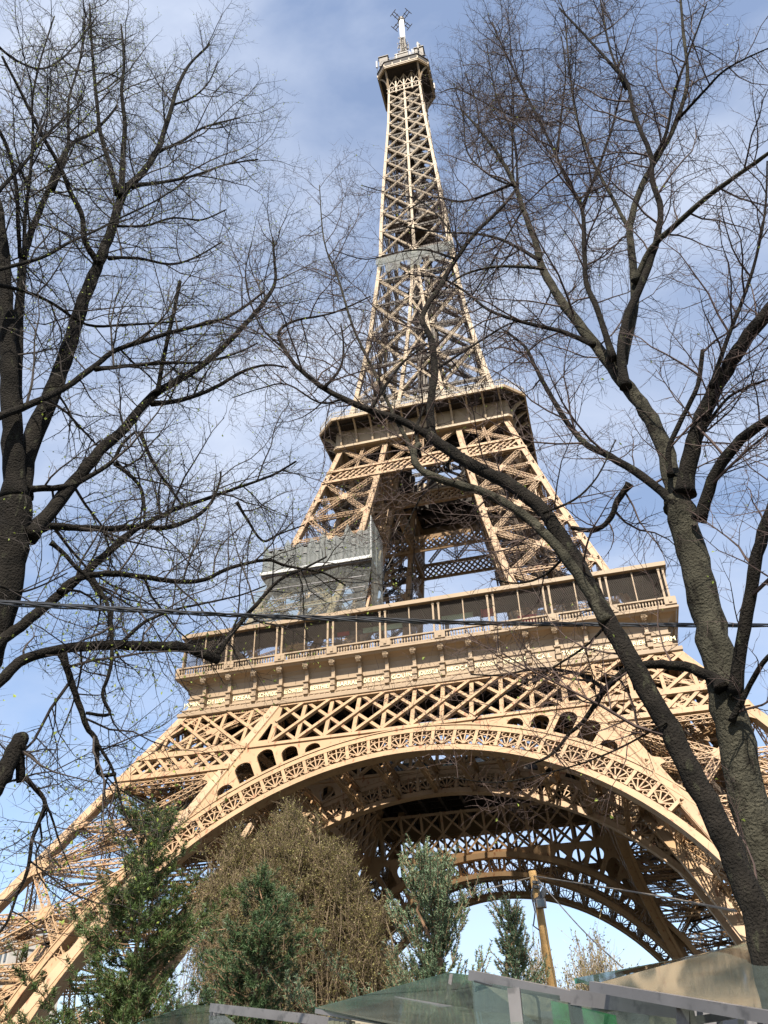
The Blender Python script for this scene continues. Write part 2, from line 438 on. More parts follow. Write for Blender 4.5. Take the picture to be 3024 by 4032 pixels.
            while x < 44:
                cb((sg*x, 44.4), (sg*(x+2.6), 41.8), .42, .3, .22); cb((sg*(x+2.6), 44.4), (sg*x, 41.8), .42, .3, .02); x += 1.9
            cap = [(sg*Wz(51.6), 51.6), (sg*(Wz(51.6)-1.2), 51.6), (sg*(Wz(49.6)-.9), 49.6), (sg*Wz(49.2), 49.2)]
            mb.plate(cap, [], mp, -.05, .3)
            kd.append(mb.obj('ribbon_truss', IRON, arch))
    return arch, kd
a, kd = make_face(Wz, False)
for k in (1, 2, 3): spin(a, k, kd)
a2, kd2 = make_face(Vz, True)
for k in (1, 2, 3): spin(a2, k, kd2)
# trusses tying the outer and inner arches together
mb = MB()
for dg in [k*8.1 for k in range(-5, 6)]:
    t = math.radians(90-dg)
    for r in (37.2, 40.2):
        x, z = r*math.cos(t), RC+r*math.sin(t)
        mb.lattice(V3(x, -Wz(z)+1.8, z), V3(x, -Vz(z)-.1, z), .6, .6, (0, 0, 1), c=.12, b=.07)
    x, z = 37.2*math.cos(t), RC+37.2*math.sin(t); x2, z2 = 40.2*math.cos(t), RC+40.2*math.sin(t); n = 4
    for i in range(n):
        p = lerp(V3(x, -Wz(z)+1.8, z), V3(x, -Vz(z), z), i/n); q = lerp(V3(x2, -Wz(z2)+1.8, z2), V3(x2, -Vz(z2), z2), (i+1)/n)
        mb.beam(p, q, .22, .22)
tie = mb.obj('arch_tie', IRON, tower)
for k in (1, 2, 3): spin(tie, k)
# ---- first gallery
def ringpiece(prof, chf=None, closed=False):
    """one side (front) of a square ring; prof = (half width, z); chf = chamfer per point -> octagon with the right-hand chamfer"""
    vs = []; fs = []; m = len(prof)
    for i, (h, z) in enumerate(prof):
        c = chf[i] if chf else 0
        row = [(-h+c, -h, z), (h-c, -h, z)]+([(h, -h+c, z)] if chf else [])
        vs += row
    s = 3 if chf else 2
    rng = range(m) if closed else range(m-1)
    for i in rng:
        j = (i+1) % m
        for k in range(s-1): fs.append((i*s+k, i*s+k+1, j*s+k+1, j*s+k))
    return vs, fs
mb = MB()
mb.add(*ringpiece([(33.2, 51.62), (34.7, 51.62), (34.9, 51.75), (34.9, 52.25), (34.5, 52.35), (34.4, 52.6), (34.5, 52.7), (34.5, 52.85), (34.0, 53.0), (33.85, 53.3), (33.85, 54.55), (34.0, 54.6), (34.0, 54.75), (33.8, 54.85),
                   (33.8, 55.6), (33.95, 56.2), (34.3, 56.7), (34.8, 57.0), (35.15, 57.1), (35.25, 57.15), (35.45, 57.4), (35.65, 57.45), (35.65, 57.75), (35.4, 57.85), (34.2, 57.85), (33.2, 57.85)], None, True))
k = -34.0
while k < 34.1: mb.box(k-.12, k+.12, -34.62, -34.45, 52.38, 52.58); k += .78
for k in range(-8, 8):   # seams of the cove plates
    x = 3.9*k+1.95
    for a, b in (((33.78, 54.9), (33.78, 55.6)), ((33.78, 55.6), (33.93, 56.2)), ((33.93, 56.2), (34.27, 56.7))): mb.beam((x, -a[0], a[1]), (x, -b[0], b[1]), .05, .04, (0, -1, 0), False)
frieze = mb.obj('frieze', FRZ, tower)
def console():
    mb = MB()
    mb.box(-.33, .33, -34.78, -33.8, 52.75, 53.5); mb.box(-.40, .40, -34.92, -33.8, 53.5, 53.65); mb.box(-.31, .31, -34.75, -33.8, 53.65, 54.5); mb.box(-.42, .42, -34.95, -33.8, 54.5, 54.72)
    mb.box(-.14, .14, -34.86, -34.75, 53.75, 54.2)
    pr = [(34.45, 54.72), (34.4, 55.4), (34.45, 56.0), (34.7, 56.5), (35.0, 56.9), (35.1, 57.15)]
    for (y0, z0), (y1, z1) in zip(pr, pr[1:]): mb.add([(-.24, -y0, z0), (.24, -y0, z0), (.24, -33.8, z0), (-.24, -33.8, z0), (-.24, -y1, z1), (.24, -y1, z1), (.24, -33.8, z1), (-.24, -33.8, z1)], [(0, 1, 5, 4), (1, 2, 6, 5), (3, 0, 4, 7)])
    # leafy scroll at the head
    for i in range(5):
        z = 56.45+i*.2; r = (.26, .36, .40, .36, .26)[i]
        for dx in (-.2, 0, .2): mb.tube([(dx-.09, -34.85-.08*i, z), (dx-.09, -35.02-.07*i-.12*r, z+.1), (dx+.09, -35.0-.07*i, z+.18)], [r*.42, r*.5, r*.3], 5)
    for sg in (-1, 1): mb.tube([(sg*.18, -35.1, 56.9), (sg*.42, -35.1, 56.9)], .24, 8)
    return mb.obj('bracket', FRZ, frieze)
cons = console(); fk = []
for k in range(-8, 9):
    c = cons if k == -8 else cons.copy()
    if k > -8: SC.collection.objects.link(c)
    c.location = (3.9*k-.1, 0, 0); fk.append(c)
NAMES = ["JAMIN", "GAY LUSSAC", "FIZEAU", "SCHNEIDER", "LE CHATELIER", "BERTHIER", "BARRAL", "DE DION", "GOUIN", "JOUSSELIN", "BROCA", "BECQUEREL", "CORIOLIS", "CAIL", "TRIGER", "GIFFARD", "PERRIER", "STURM"]
dg = bpy.context.evaluated_depsgraph_get()
for i, s in enumerate(NAMES):
    cu = bpy.data.curves.new('lettering', 'FONT'); cu.body = s; cu.size = .86; cu.extrude = .04; cu.offset = .012; cu.align_x = 'CENTER'; cu.space_character = 1.08
    to = bpy.data.objects.new('lettering', cu); SC.collection.objects.link(to); bpy.context.view_layer.update()
    me = bpy.data.meshes.new_from_object(to.evaluated_get(bpy.context.evaluated_depsgraph_get())); bpy.data.objects.remove(to)
    me.materials.clear(); me.materials.append(GOLD)
    wd = max(v.co.x for v in me.vertices)-min(v.co.x for v in me.vertices); s_ = min(1, 3.05/wd)
    o = bpy.data.objects.new('lettering', me); SC.collection.objects.link(o); o.parent = frieze
    o.location = (-.1+3.9*(i-8.5), -33.9, 53.6); o.rotation_euler = (PI/2, 0, 0); o.scale = (s_, 1, 1)
for k in (1, 2, 3): spin(frieze, k, fk)
# balustrade, posts, netting and roof of the gallery walk
mb = MB(); mb.box(-35.45, 35.45, -35.5, -35.2, 57.86, 58.05); mb.box(-35.5, 35.5, -35.55, -35.2, 58.95, 59.15)
x = -35.1
while x < 35.2:
    for z0, z1, r in ((58.05, 58.35, .12), (58.35, 58.7, .17), (58.7, 58.95, .09)): mb.box(x-r*.6, x+r*.6, -35.35-r*.6, -35.35+r*.6, z0, z1)
    x += .40
for j in range(-4, 5):
    x = min(34.8, max(-34.8, 3.5+7.8*j+.4)); mb.box(x-.75, x+.75, -35.62, -35.15, 58.0, 58.95); mb.box(x-.2, x+.2, -35.75, -35.6, 58.25, 58.75)
bal = mb.obj('balustrade', FRZ, tower)
mb = MB(); mb.add(*ringpiece([(29.6, 64.05), (35.2, 64.05), (35.45, 64.1), (35.45, 64.72), (35.2, 64.85), (29.6, 65.3)], None, True))
roof = mb.obj('gallery_roof', FRZ, tower)
mb = MB(); mb.add(*ringpiece([(29.4, 63.9), (34.8, 63.9), (34.8, 64.03), (29.4, 64.03)], None, True))
x = -34
while x < 34.5: mb.beam((x, -34.6, 63.8), (x, -29.5, 63.8), .12, .2); x += 1.95
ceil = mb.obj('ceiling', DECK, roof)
posts = []
def post(x, w, y=-34.95):
    mb = MB(); mb.box(-w/2, w/2, -w/2, w/2, 0, 6.1); mb.box(-w*.75, w*.75, -w*.75, w*.75, 0, .25); mb.box(-w*.75, w*.75, -w*.75, w*.75, 5.7, 5.9); return mb
p1 = post(0, .26).obj('gallery_post', FRZ, roof); p2 = post(0, .15).obj('gallery_post', FRZ, roof)
def putp(src, x, y, first=[]):
    c = src
    if src in first: c = src.copy(); SC.collection.objects.link(c)
    first.append(src); c.location = (x, y, 57.95); posts.append(c)
for j in range(-4, 5):
    for d in (0, .8):
        x = 3.1+7.8*j+d
        if abs(x) < 35: putp(p1, x, -34.95)
    x = -.4+7.8*j
    if abs(x) < 35: putp(p2, x, -34.95)
    putp(p2, max(-30, min(30, 3.5+7.8*j)), -29.5)
for x in (-34.9, 34.9): putp(p1, x, -34.9)
mb = MB()   # wire netting between the posts
x = -34.8; H = 4.9; st = .27
while x < 34.8:
    for dr in (1, -1):
        x0, z0, x1, z1 = x, 59.15, x+dr*H*.62, 59.15+H
        if x1 > 34.8: z1 = z0+(34.8-x0)/.62; x1 = 34.8
        if x1 < -34.8: z1 = z0+(x0+34.8)/.62; x1 = -34.8
        mb.beam((x0, -34.8, z0), (x1, -34.8, z1), .025, .02, (0, 1, 0), False)
    x += st
net = mb.obj('wire_netting', DARK, roof)
for o in (bal,): [spin(o, k) for k in (1, 2, 3)]
for k in (1, 2, 3): spin(roof, k, [ceil, net]+posts)
# deck of the first floor and what stands on it
mb = MB(); mb.add(*ringpiece([(13, 56.9), (34.0, 56.9), (34.0, 57.5), (13, 57.5)], None, True))
for y in (-33, -29, -25, -21, -17, -13.4):
    mb.beam((y, y, 56.3), (-y, y, 56.3), .5, 1.2)
x = -32.
while x <= 32:
    mb.lattice(V3(x, -33.5, 54.8), V3(x, -max(13.2, abs(x)), 54.8), .5, 3.4, (0, 0, 1), bay=2.2, c=.22, b=.18); x += 3.9
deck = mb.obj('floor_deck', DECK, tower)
for k in (1, 2, 3): spin(deck, k)
mb = MB()
for x0, x1 in ((-15.5, -3), (-3, 4.5), (4.5, 15.5)): mb.box(x0+.2, x1-.2, -27.5, -19.5, 57.5, 61.4); mb.box(x0-.1, x1+.1, -28.2, -19, 61.4, 61.7)
for k in range(16): mb.box(-15.2+2*k, -15.1+2*k, -27.62, -27.5, 57.5, 61.4)
pav = mb.obj('pavilion', DGLASS, tower)
for x0, x1 in ((-8.3, -2.3), (3.6, 8.2)): mb = MB(); mb.box(x0, x1, -31.2, -31.05, 62.95, 63.75); mb.obj('mint_strip', MINT, roof)  # plain mint coloured strips hung under the gallery roof
mb = MB(); mb.box(-12.2, -10.4, -31.3, -31.1, 63.0, 63.6); mb.box(9.4, 11.5, -31.3, -31.1, 62.6, 63.9); mb.box(14.5, 17.2, -31.3, -31.1, 60.6, 61.9); mb.box(-14.5, -13, -31.4, -31.1, 59.2, 60.4)
mr_ = mb.obj('red_panel', REDM, roof)
mb = MB()
for x0, x1, z0, z1 in ((-10.2, -8.5, 62.9, 63.6), (-2.3, 0, 58.6, 60.8), (4, 4.6, 58, 62.9), (9.2, 9.4, 58, 63), (19, 20.5, 58, 61)): mb.box(x0, x1, -31.15, -31.0, z0, z1)
mb.obj('panel', GREYM, roof)
for k in (1, 2, 3): spin(pav, k)
mb = MB(); mb.box(-19.9, -16.9, -32.3, -31, 61.3, 62.2); mb.box(-19.6, -19.4, -31.8, -31.6, 57.9, 61.3); mb.box(-17.4, -17.2, -31.8, -31.6, 57.9, 61.3); sub(mb.obj('site_cabin', WOOD, tower), 'yellow site box on the first floor')
# ---- upper legs, first to second floor
UZ = [57, 62, 72, 86, 100, 112.6]
mb = MB()
for fn, cx, cy in CORN: arris(mb, fn, UZ, 1.0, cx, cy, True)
for fn, cx, cy in CORN: p = fn(65.2); mb.box(p.x+cx*.5-1, p.x+cx*.5+1, p.y+cy*.5-1, p.y+cy*.5+1, 64.9, 67)
ul = mb.obj('upper_leg', IRON, tower); uk = []
UF = [(A0, A1, V3(0, -1, .28)), (A3, A0, V3(-1, 0, .28)), (A1, A2, V3(1, 0, -.2)), (A2, A3, V3(0, 1, -.2))]
for fa, fb, n in UF:
    mb = MB(); bracing(mb, fa, fb, n, [61, 71.8, 82, 93.2, 102.8], .95, .85, .6, mids=True, c=.10, b=.06, gus=.6)
    bracing(mb, fa, fb, n, [106, 112.5], .95, .7, .5, mids=False, c=.10, b=.07, gus=.5, ctr=False)
    n_ = n.normalized(); m0 = (fa(106)+fb(106))/2; m1 = (fa(112.5)+fb(112.5))/2; mb.lattice(m0-n_*.4, m1-n_*.4, .6, .5, n)
    uk.append(mb.obj('bracing', IRON, ul))
mb = MB()
for z in (71.8, 76.5, 82, 87, 93.2, 98, 104):
    mb.lattice(A0(z), A2(z), .7, .5, (0, 0, 1)); mb.lattice(A1(z), A3(z), .7, .5, (0, 0, 1))
zz = [58, 75, 92, 112]
for o in (-1.3, 1.3):
    for a, b in zip(zz, zz[1:]): mb.lattice((A0(a)+A2(a))/2+V3(o, -o, 0), (A0(b)+A2(b))/2+V3(o, -o, 0), .7, .8, (1, 1, 0))
for i in range(13):
    z = 60+i*4; t = .25 if i % 2 else .75; mb.beam(lerp(lerp(A1(z), A0(z), t), lerp(A2(z), A3(z), t), .5), lerp(lerp(A1(z+4), A0(z+4), 1-t), lerp(A2(z+4), A3(z+4), 1-t), .5), .9, .15)
    mb.beam(A2(z)+V3(.4, .4, 0), A2(z+3.4)+V3(.4+(1 if i % 2 else -.2), .4, 0), .35, .1)
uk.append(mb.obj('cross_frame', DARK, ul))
for k in (1, 2, 3): spin(ul, k, uk)
# ribbon girders below the second floor, on outer and inner planes
def ribbon(F, lim, z0, z1):
    mb = MB(); P = lambda u, z, d=0: V3(u, -F(z)+d, z); n = V3(0, -1, .27)
    for z in (z0+.35, z1-.35): mb.beam(P(-lim(z), z, .05), P(lim(z), z, .05), .62, .5, n, off=.04)
    h = z1-z0-1.2; x = -lim(z0)
    while x < lim(z0):
        for dr, d in ((1, .1), (-1, .3)):
            a, b = (x, z0+.6), (x+h*1.05*dr, z1-.6)
            if abs(a[0]) < lim(a[1]) and abs(b[0]) < lim(b[1]): mb.beam(P(*a, d), P(*b, d), .34, .3, n, False)
        x += 1.25
    return mb.obj('ribbon_girder', IRON, tower)
for F, lim in ((Wz, Wz), (Vz, Wz)):
    g = ribbon(F, lim, 102.5, 106.2)
    for k in (1, 2, 3): spin(g, k)
mb = MB()   # bracing of the middle bay between ribbon and gallery
P = lambda u, z, d=.4: V3(u, -Wz(z)+d, z)
for a, b in ((-6.3, 0), (0, 6.3)):
    mb.lattice(P(a, 106.2), P(b, 112.4), .7, .5, (0, -1, .27)); mb.lattice(P(b, 106.2), P(a, 112.4), .7, .5, (0, -1, .27))
mb.lattice(P(0, 106.2), P(0, 112.4), .7, .5, (0, -1, .27))
g = mb.obj('middle_bracing', IRON, tower)
for k in (1, 2, 3): spin(g, k)
# ---- second floor gallery
mb = MB()
pr = [(15.5, 112.35), (17.3, 112.35), (17.75, 112.5), (17.75, 113.0), (17.5, 113.1), (17.4, 113.2), (17.4, 117.0), (16.5, 117.0)]
mb.add(*ringpiece(pr, [.5, .6, .6, .6, .6, .6, .6, .6], True))
mb.add(*ringpiece([(20.55, 117.1), (20.85, 117.2), (20.85, 117.9), (20.55, 118.0)], [3.6, 3.7, 3.7, 3.6], True))
g2 = mb.obj('second_gallery', IRON2, tower); k2 = []
mb = MB(); mb.add(*ringpiece([(15.5, 117.25), (20.6, 117.25), (20.6, 117.8), (15.5, 117.8)], [.4, 3.6, 3.6, .4], True))
for i in range(34):
    x = -16.5+i; mb.beam((x, -17.45, 117.12), (x, -20.5, 117.12), .12, .3)
mb.beam((-18, -19.2, 116.95), (18, -19.2, 116.95), .2, .35)
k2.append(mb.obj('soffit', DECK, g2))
for i in range(11):
    mb = MB(); x = -16+3.2*i
    q = [(17.35, 113.1), (17.75, 113.1), (18.05, 114.6), (18.75, 115.8), (19.7, 116.6), (20.5, 117.15), (19.6, 117.2), (18.6, 116.5), (17.9, 115.6), (17.4, 114.9)]
    mb.add([(x-.17, -a, z) for a, z in q]+[(x+.17, -a, z) for a, z in q], [tuple(range(10)), tuple(range(10, 20))[::-1]]+[(j, j+10, (j+1) % 10+10, (j+1) % 10) for j in range(10)])
    mb.box(x-.09, x+.09, -17.47, -17.38, 113.1, 116)
    k2.append(mb.obj('rib', IRON2, g2))
mb = MB(); mb.beam((-17.1, -20.7, 119.2), (17.1, -20.7, 119.2), .1, .1); mb.beam((17.1, -20.7, 119.2), (20.7, -17.1, 119.2), .1, .1); mb.beam((-17.1, -20.7, 118.4), (17.1, -20.7, 118.4), .08, .08)
x = -17.1
while x < 17.2: mb.beam((x, -20.7, 118), (x, -20.7, 119.7), .06, .06, (0, 1, 0), False); x += .36
for i in range(14):
    a = lerp(V3(17.1, -20.7, 118), V3(20.7, -17.1, 118), i/13); mb.beam(a, a+V3(0, 0, 1.7), .06, .06, (0, 1, 0), False)
k2.append(mb.obj('railing', mat('pale_railing', (.32, .28, .22), .5), g2))
mb = MB(); mb.box(-16.3, 16.3, -16.3, -6, 117.0, 117.3)
x = -16
while x <= 16: mb.beam((x, -17.3, 115.6), (x, -max(5, abs(x)), 115.6), .3, 2.2); x += 3.2
for y in (-15, -11.5, -8): mb.beam((-16.5, y, 114), (16.5, y, 114), .3, 1.0)
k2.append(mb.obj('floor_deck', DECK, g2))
mb = MB(); mb.box(-12.5, 12.5, -14.8, -9, 118, 121.2); mb.box(-13, 13, -15.3, -9, 121.2, 121.6); mb.add([(-2.3, -15.5, 121.6), (2.3, -15.5, 121.6), (0, -15.5, 123.6), (-2.3, -12, 121.6), (2.3, -12, 121.6), (0, -12, 123.6)], [(0, 1, 2), (3, 5, 4), (0, 2, 5, 3), (1, 4, 5, 2)])
for x in (-9, -5, 5, 9): mb.box(x-1.2, x+1.2, -14.95, -14.8, 118.5, 120.6)
x = -12.9
while x < 13: mb.beam((x, -15.2, 121.6), (x, -15.2, 122.9), .06, .06, (0, 1, 0), False); x += .4
mb.beam((-12.9, -15.2, 122.9), (12.9, -15.2, 122.9), .1, .1)
for i in range(13):
    x = -13+2*i; mb.beam((x, -20.6, 118.05), (x+2, -20.6, 119.2), .07, .06, (0, 1, 0)); mb.beam((x+2, -20.6, 118.05), (x, -20.6, 119.2), .07, .06, (0, 1, 0))
k2.append(mb.obj('kiosk', IRON2, g2))
for k in (1, 2, 3): spin(g2, k, k2)
# ---- shaft
SZ = [112.5, 118, 128, 139.3, 150.4, 162, 172, 182.7, 192.7, 201.4, 210.8, 219.3, 227.5, 235.2, 242.8, 249.5, 256.1, 262.2, 267.5]
def sarr(mb, fn, zs, sA, sB, cx, cy):
    for i, (a, b) in enumerate(zip(zs, zs[1:])):
        s = sA+(sB-sA)*i/(len(zs)-1); o = V3(cx*s/2, cy*s/2, 0); p, q = fn(a)+o, fn(b)+o; mb.beam(p, q, s, s, (0, 1, 0))
mb = MB(); sarr(mb, A0, SZ+[272], .95, .62, 1, 1)
so_ = mb.obj('shaft_column', IRON2, tower)
for k in (1, 2, 3): spin(so_, k)
lo = [z for z in SZ if z <= 182.7]; hi = [z for z in SZ if z >= 182.7]
mb = MB()
for sg in (-1, 1): sarr(mb, lambda z, sg=sg: V3(sg*Vz(z), -Wz(z), z), lo, .8, .62, -sg, 1)
mb.beam(V3(0, -Wz(181)+.3, 181), V3(0, -Wz(190)+.3, 190), .75, .6, (0, -1, 0))
for a, b in zip(hi, hi[1:]): mb.beam(V3(0, -Wz(a)+.3, a), V3(0, -Wz(b)+.3, b), .66, .6, (0, -1, 0))
mg = MB()
for z in SZ[1:-1]:     # star gussets
    xs = [0] if z >= 182 else [-Vz(z)+.3*0-.1, Vz(z)+.1]
    for x in xs:
        for sg in (-1, 1):
            mg.beam(V3(x, -Wz(z)-.02, z), V3(x+sg*1.15, -Wz(z)-.02, z+.55), .34, .10, (0, -1, 0)); mg.beam(V3(x, -Wz(z)-.04, z), V3(x+sg*1.15, -Wz(z)-.04, z-.55), .34, .10, (0, -1, 0))
    for sg in (-1, 1):
        mg.beam(V3(sg*(Wz(z)-.2), -Wz(z)-.02, z), V3(sg*(Wz(z)-1.5), -Wz(z)-.02, z+.55), .34, .10, (0, -1, 0)); mg.beam(V3(sg*(Wz(z)-.2), -Wz(z)-.04, z), V3(sg*(Wz(z)-1.5), -Wz(z)-.04, z-.55), .34, .10, (0, -1, 0))
sf = mb.obj('shaft_frame', IRON2, tower)
mb = mg; n = V3(0, -1, .07)
for a, b in zip(SZ[1:], SZ[2:]):
    xa = Vz(a) if a < 182.6 else 0; xb = Vz(b) if b < 182.6 else 0; wd = .75 if a < 180 else .5
    for sg in (-1, 1):
        p0 = V3(sg*(Wz(a)-.5), -Wz(a)+.45, a); p1 = V3(sg*xa, -Wz(a)+.45, a); q0 = V3(sg*(Wz(b)-.5), -Wz(b)+.45, b); q1 = V3(sg*xb, -Wz(b)+.45, b)
        mb.lattice(p0, q1, wd*.85, .5, n, c=.09, b=.055); mb.lattice(p1, q0, wd*.85, .5, n, c=.09, b=.055)
    if xa > 1: mb.lattice(V3(-xa, -Wz(a)+.45, a), V3(xb, -Wz(b)+.45, b), .5, .4, n); mb.lattice(V3(xa, -Wz(a)+.45, a), V3(-xb, -Wz(b)+.45, b), .5, .4, n)
sl1 = mb.obj('lattice', IRON2, sf)
mb = MB()
for a in SZ[1:-1]:
    w_ = Wz(a)-.4
    mb.lattice(V3(-w_, -w_+.6, a), V3(w_, -w_+.6, a), .55, .8, (0, -1, 0), c=.14, b=.1); mb.lattice(V3(-w_, -w_, a), V3(0, 0, a), .4, .5, (0, 0, 1)); mb.lattice(V3(w_, -w_, a), V3(0, -w_*.2, a), .4, .5, (0, 0, 1))
for x in (-2.2, -1.2, 1.2, 2.2): mb.lattice(V3(x, -1.9, 118), V3(x*.8, -1.7, 270), .45, .5, (0, -1, 0), bay=1.2, c=.14, b=.1)
for x in (-.5, .5): mb.beam(V3(x*3.2, -2.6, 118), V3(x*3, -2.3, 270), .18, .3)
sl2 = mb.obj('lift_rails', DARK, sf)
for k in (1, 2, 3): spin(sf, k, [sl1, sl2])
mb = MB()   # spiral stair inside the shaft, lift machinery and platform
for i in range(150):
    z = 119+i; t = i*.9; mb.beam((2.4*math.cos(t), 2.4*math.sin(t), z), (2.4*math.cos(t+.9), 2.4*math.sin(t+.9), z+1), .8, .12)
mb.box(-3, 3, -3, 3, 236, 239)
mb.add(*ringpiece([(0.5, 195.6), (8.0, 195.6), (8.0, 196.3), (.5, 196.3)], None, True)); mb.box(-4.5, 4.5, -4.5, 4.5, 196.3, 200)
st = mb.obj('stair_and_lift', DARK, tower)
mb = MB()
hw = lambda z: Wz(z)+.35
for i in range(12):      # grey debris net slung round the shaft
    z = 177.4+i*.5
mb.add(*ringpiece([(hw(178)+.1, 177.6), (hw(181)+.2, 180.6), (hw(181)+.26, 180.6), (hw(178)+.16, 177.6)], None, True))
w_ = Wz(170)
for k in range(10):
    x0 = -9.2+1.84*k; z0 = 177.6; d = 1.5+3.2*abs(math.sin(k*2.1))
    mb.add([(x0, -hw(177.6), 177.6), (x0+1.84, -hw(177.6), 177.6), (x0+1.84, -hw(172)-.03, 177.6-d*.8), (x0+.9, -hw(172)-.03, 177.6-d), (x0, -hw(172)-.03, 177.6-d*.8)], [(0, 1, 2, 3, 4)])
dn = mb.obj('debris_net', NETM, tower)
# ---- summit
mb = MB()
TO = (0, -5.1, 271.6)
pr = [(7.9, 278.6), (8.35, 278.7), (8.35, 279.2), (8.5, 279.25), (8.5, 279.75), (8.35, 279.85), (7.0, 279.9)]
mb.add(*ringpiece(pr, [2.8, 2.95, 2.95, 3.0, 3.0, 2.95, 2.3], True))
for i in range(5): x = -5.5+2.75*i; mb.beam((x, -8.4, 279.7), (x, -8.4, 280.9), .35, .25, (0, 1, 0))
summit = mb.obj('summit_gallery', IRON2, tower); ks = []
mb = MB()
def cur(x0, y0, x1, y1, z0, z1, w, n=7):
    pts = []
    for i in range(n+1):
        a = PI/2*i/n; f = 1-math.cos(a); pts.append(V3(x0+(x1-x0)*f, y0+(y1-y0)*f, z0+(z1-z0)*math.sin(a)))
    for p, q in zip(pts, pts[1:]): mb.beam(p, q, w, w*.8, (1, 1, 0))
cur(-5.15, -5.2, -5.3, -8.3, 271.6, 278.7, .5); cur(5.15, -5.2, 5.3, -8.3, 271.6, 278.7, .5)
cur(5.2, -5.15, 8.3, -5.3, 271.6, 278.7, .45)
cur(-5.2, -5.15, -8.3, -5.3, 271.6, 278.7, .45)
mb.beam((-5.2, -5.2, 271.4), (5.2, -5.2, 271.4), .35, .4); mb.beam((-5.2, -5.25, 268.6), (5.2, -5.25, 268.6), .3, .35)
for i in range(9): x = -5+1.25*i; mb.beam((x-.6, -5.2, 268.6), (x+.6, -5.2, 271.4), .16, .16, (0, 1, 0)); mb.beam((x+.6, -5.2, 268.6), (x-.6, -5.2, 271.4), .16, .16, (0, 1, 0))
for x in (-2.6, 0, 2.6): mb.beam((x, -5.1, 268), (x, -5.0, 278.6), .45, .4, (0, 1, 0))
for i in range(4):
    x = -5.2+2.6*i; mb.beam((x, -5.05, 271.6), (x+2.6, -5.05, 278.6), .22, .2, (0, 1, 0)); mb.beam((x+2.6, -5.05, 271.6), (x, -5.05, 278.6), .22, .2, (0, 1, 0))
ks.append(mb.obj('bracket', IRON2, summit))
mb = MB(); mb.add(*ringpiece([(.2, 278.9), (7.9, 278.9), (7.9, 279.1), (.2, 279.1)], [.05, 2.8, 2.8, .05], True))
mb.add(*ringpiece([(8.35, 279.85), (8.35, 282.3), (8.6, 282.35), (8.6, 282.7), (.2, 283.2), (.2, 279.9), (7.5, 279.9)], [2.95, 2.95, 3.1, 3.1, .05, .05, 2.5], True))
ks.append(mb.obj('cabin_wall', DECK, summit))
mb = MB(); mb.add(*ringpiece([(6.2, 283), (6.2, 286.2), (6.5, 286.4), (6.5, 286.7), (.2, 286.9)], [1.8, 1.8, 2, 2, .05]))
mb.box(-2.2, 2.4, -6.3, -5.9, 286.8, 289.8); mb.box(-3.2, 3.2, -4.2, 0, 287, 292.4); mb.add(*ringpiece([(4.4, 290), (4.4, 291), (.2, 293)], [1.5, 1.5, .05]))
mb.box(4.6, 7.4, -7.2, -4.4, 283, 288.4); mb.box(4.3, 7.7, -7.5, -4.1, 288.4, 288.8)
ks.append(mb.obj('technical_cabin', DARK, summit))
mb = MB(); mb.beam((-2.2, -6.4, 289.9), (2.5, -6.4, 289.9), .25, .25)
mb.beam((-6, -8.3, 284.2), (6, -8.3, 284.2), .1, .1); mb.beam((6, -8.3, 284.2), (8.3, -6, 284.2), .1, .1)
rr = random.Random(5)
for i in range(26):
    x = rr.uniform(-7.5, 7.5); y = rr.uniform(-8.2, -5); h = rr.choice((1.5, 2, 2.6, 4.2)); z = rr.choice((283, 286.8)); 
    if z > 284: x *= .8; y *= .75
    mb.beam((x, y, z), (x, y, z+h), .16, .16, (0, 1, 0))
    if i % 3 == 0: mb.box(x-.3, x+.3, y-.15, y+.1, z+h*.5, z+h*.5+1.2)
mb.tube([(-8.4, -6, 285.5), (-8.4, -6, 289.5)], .3, 6); mb.tube([(6.2, -7.4, 290), (6.4, -7.7, 290)], [.8, .3], 10)
ks.append(mb.obj('antenna', mat('pale_antenna', (.4, .37, .33), .5), summit))
for k in (1, 2, 3): spin(summit, k, ks)
mb = MB()   # mast
for a, b, s0 in ((292, 303, 2.4), (303, 313.4, 1.7)):
    for i in (-1, 1):
        for j in (-1, 1): mb.beam((i*s0/2, j*s0/2, a), (i*s0/2*.9, j*s0/2*.9, b), .3, .3, (0, 1, 0))
    z = a
    while z < b-1:
        for i in (-1, 1):
            mb.beam((-s0/2, i*s0/2, z), (s0/2, i*s0/2, z+1.3), .16, .16, (0, 1, 0)); mb.beam((s0/2, i*s0/2, z), (-s0/2, i*s0/2, z+1.3), .16, .16, (0, 1, 0)); mb.beam((i*s0/2, -s0/2, z), (i*s0/2, s0/2, z+1.3), .16, .16, (1, 0, 0))
        z += 1.3
for i in range(40):
    z = 303+rr.random()*9; t = rr.random()*6.28; mb.beam((.9*math.cos(t), .9*math.sin(t), z), (2.0*math.cos(t), 2.0*math.sin(t), z), .14, .14); mb.beam((2*math.cos(t), 2*math.sin(t), z-.6), (2*math.cos(t), 2*math.sin(t), z+.8), .12, .12)
mb.box(-.8, .8, -.8, .8, 292, 312)
mast = mb.obj('mast', DARK, tower)
mb = MB(); mb.tube([(0, 0, 313), (0, 0, 327)], 1.0, 12); mb.tube([(0, -1.1, 313), (0, -1.1, 327)], .12, 6); mb.tube([(.8, -.8, 313), (.8, -.8, 327)], .12, 6); mb.obj('mast_cylinder', WHITE, mast)
mb = MB(); mb.tube([(0, 0, 326.8), (0, 0, 328.8)], [1.35, 1.2], 10)
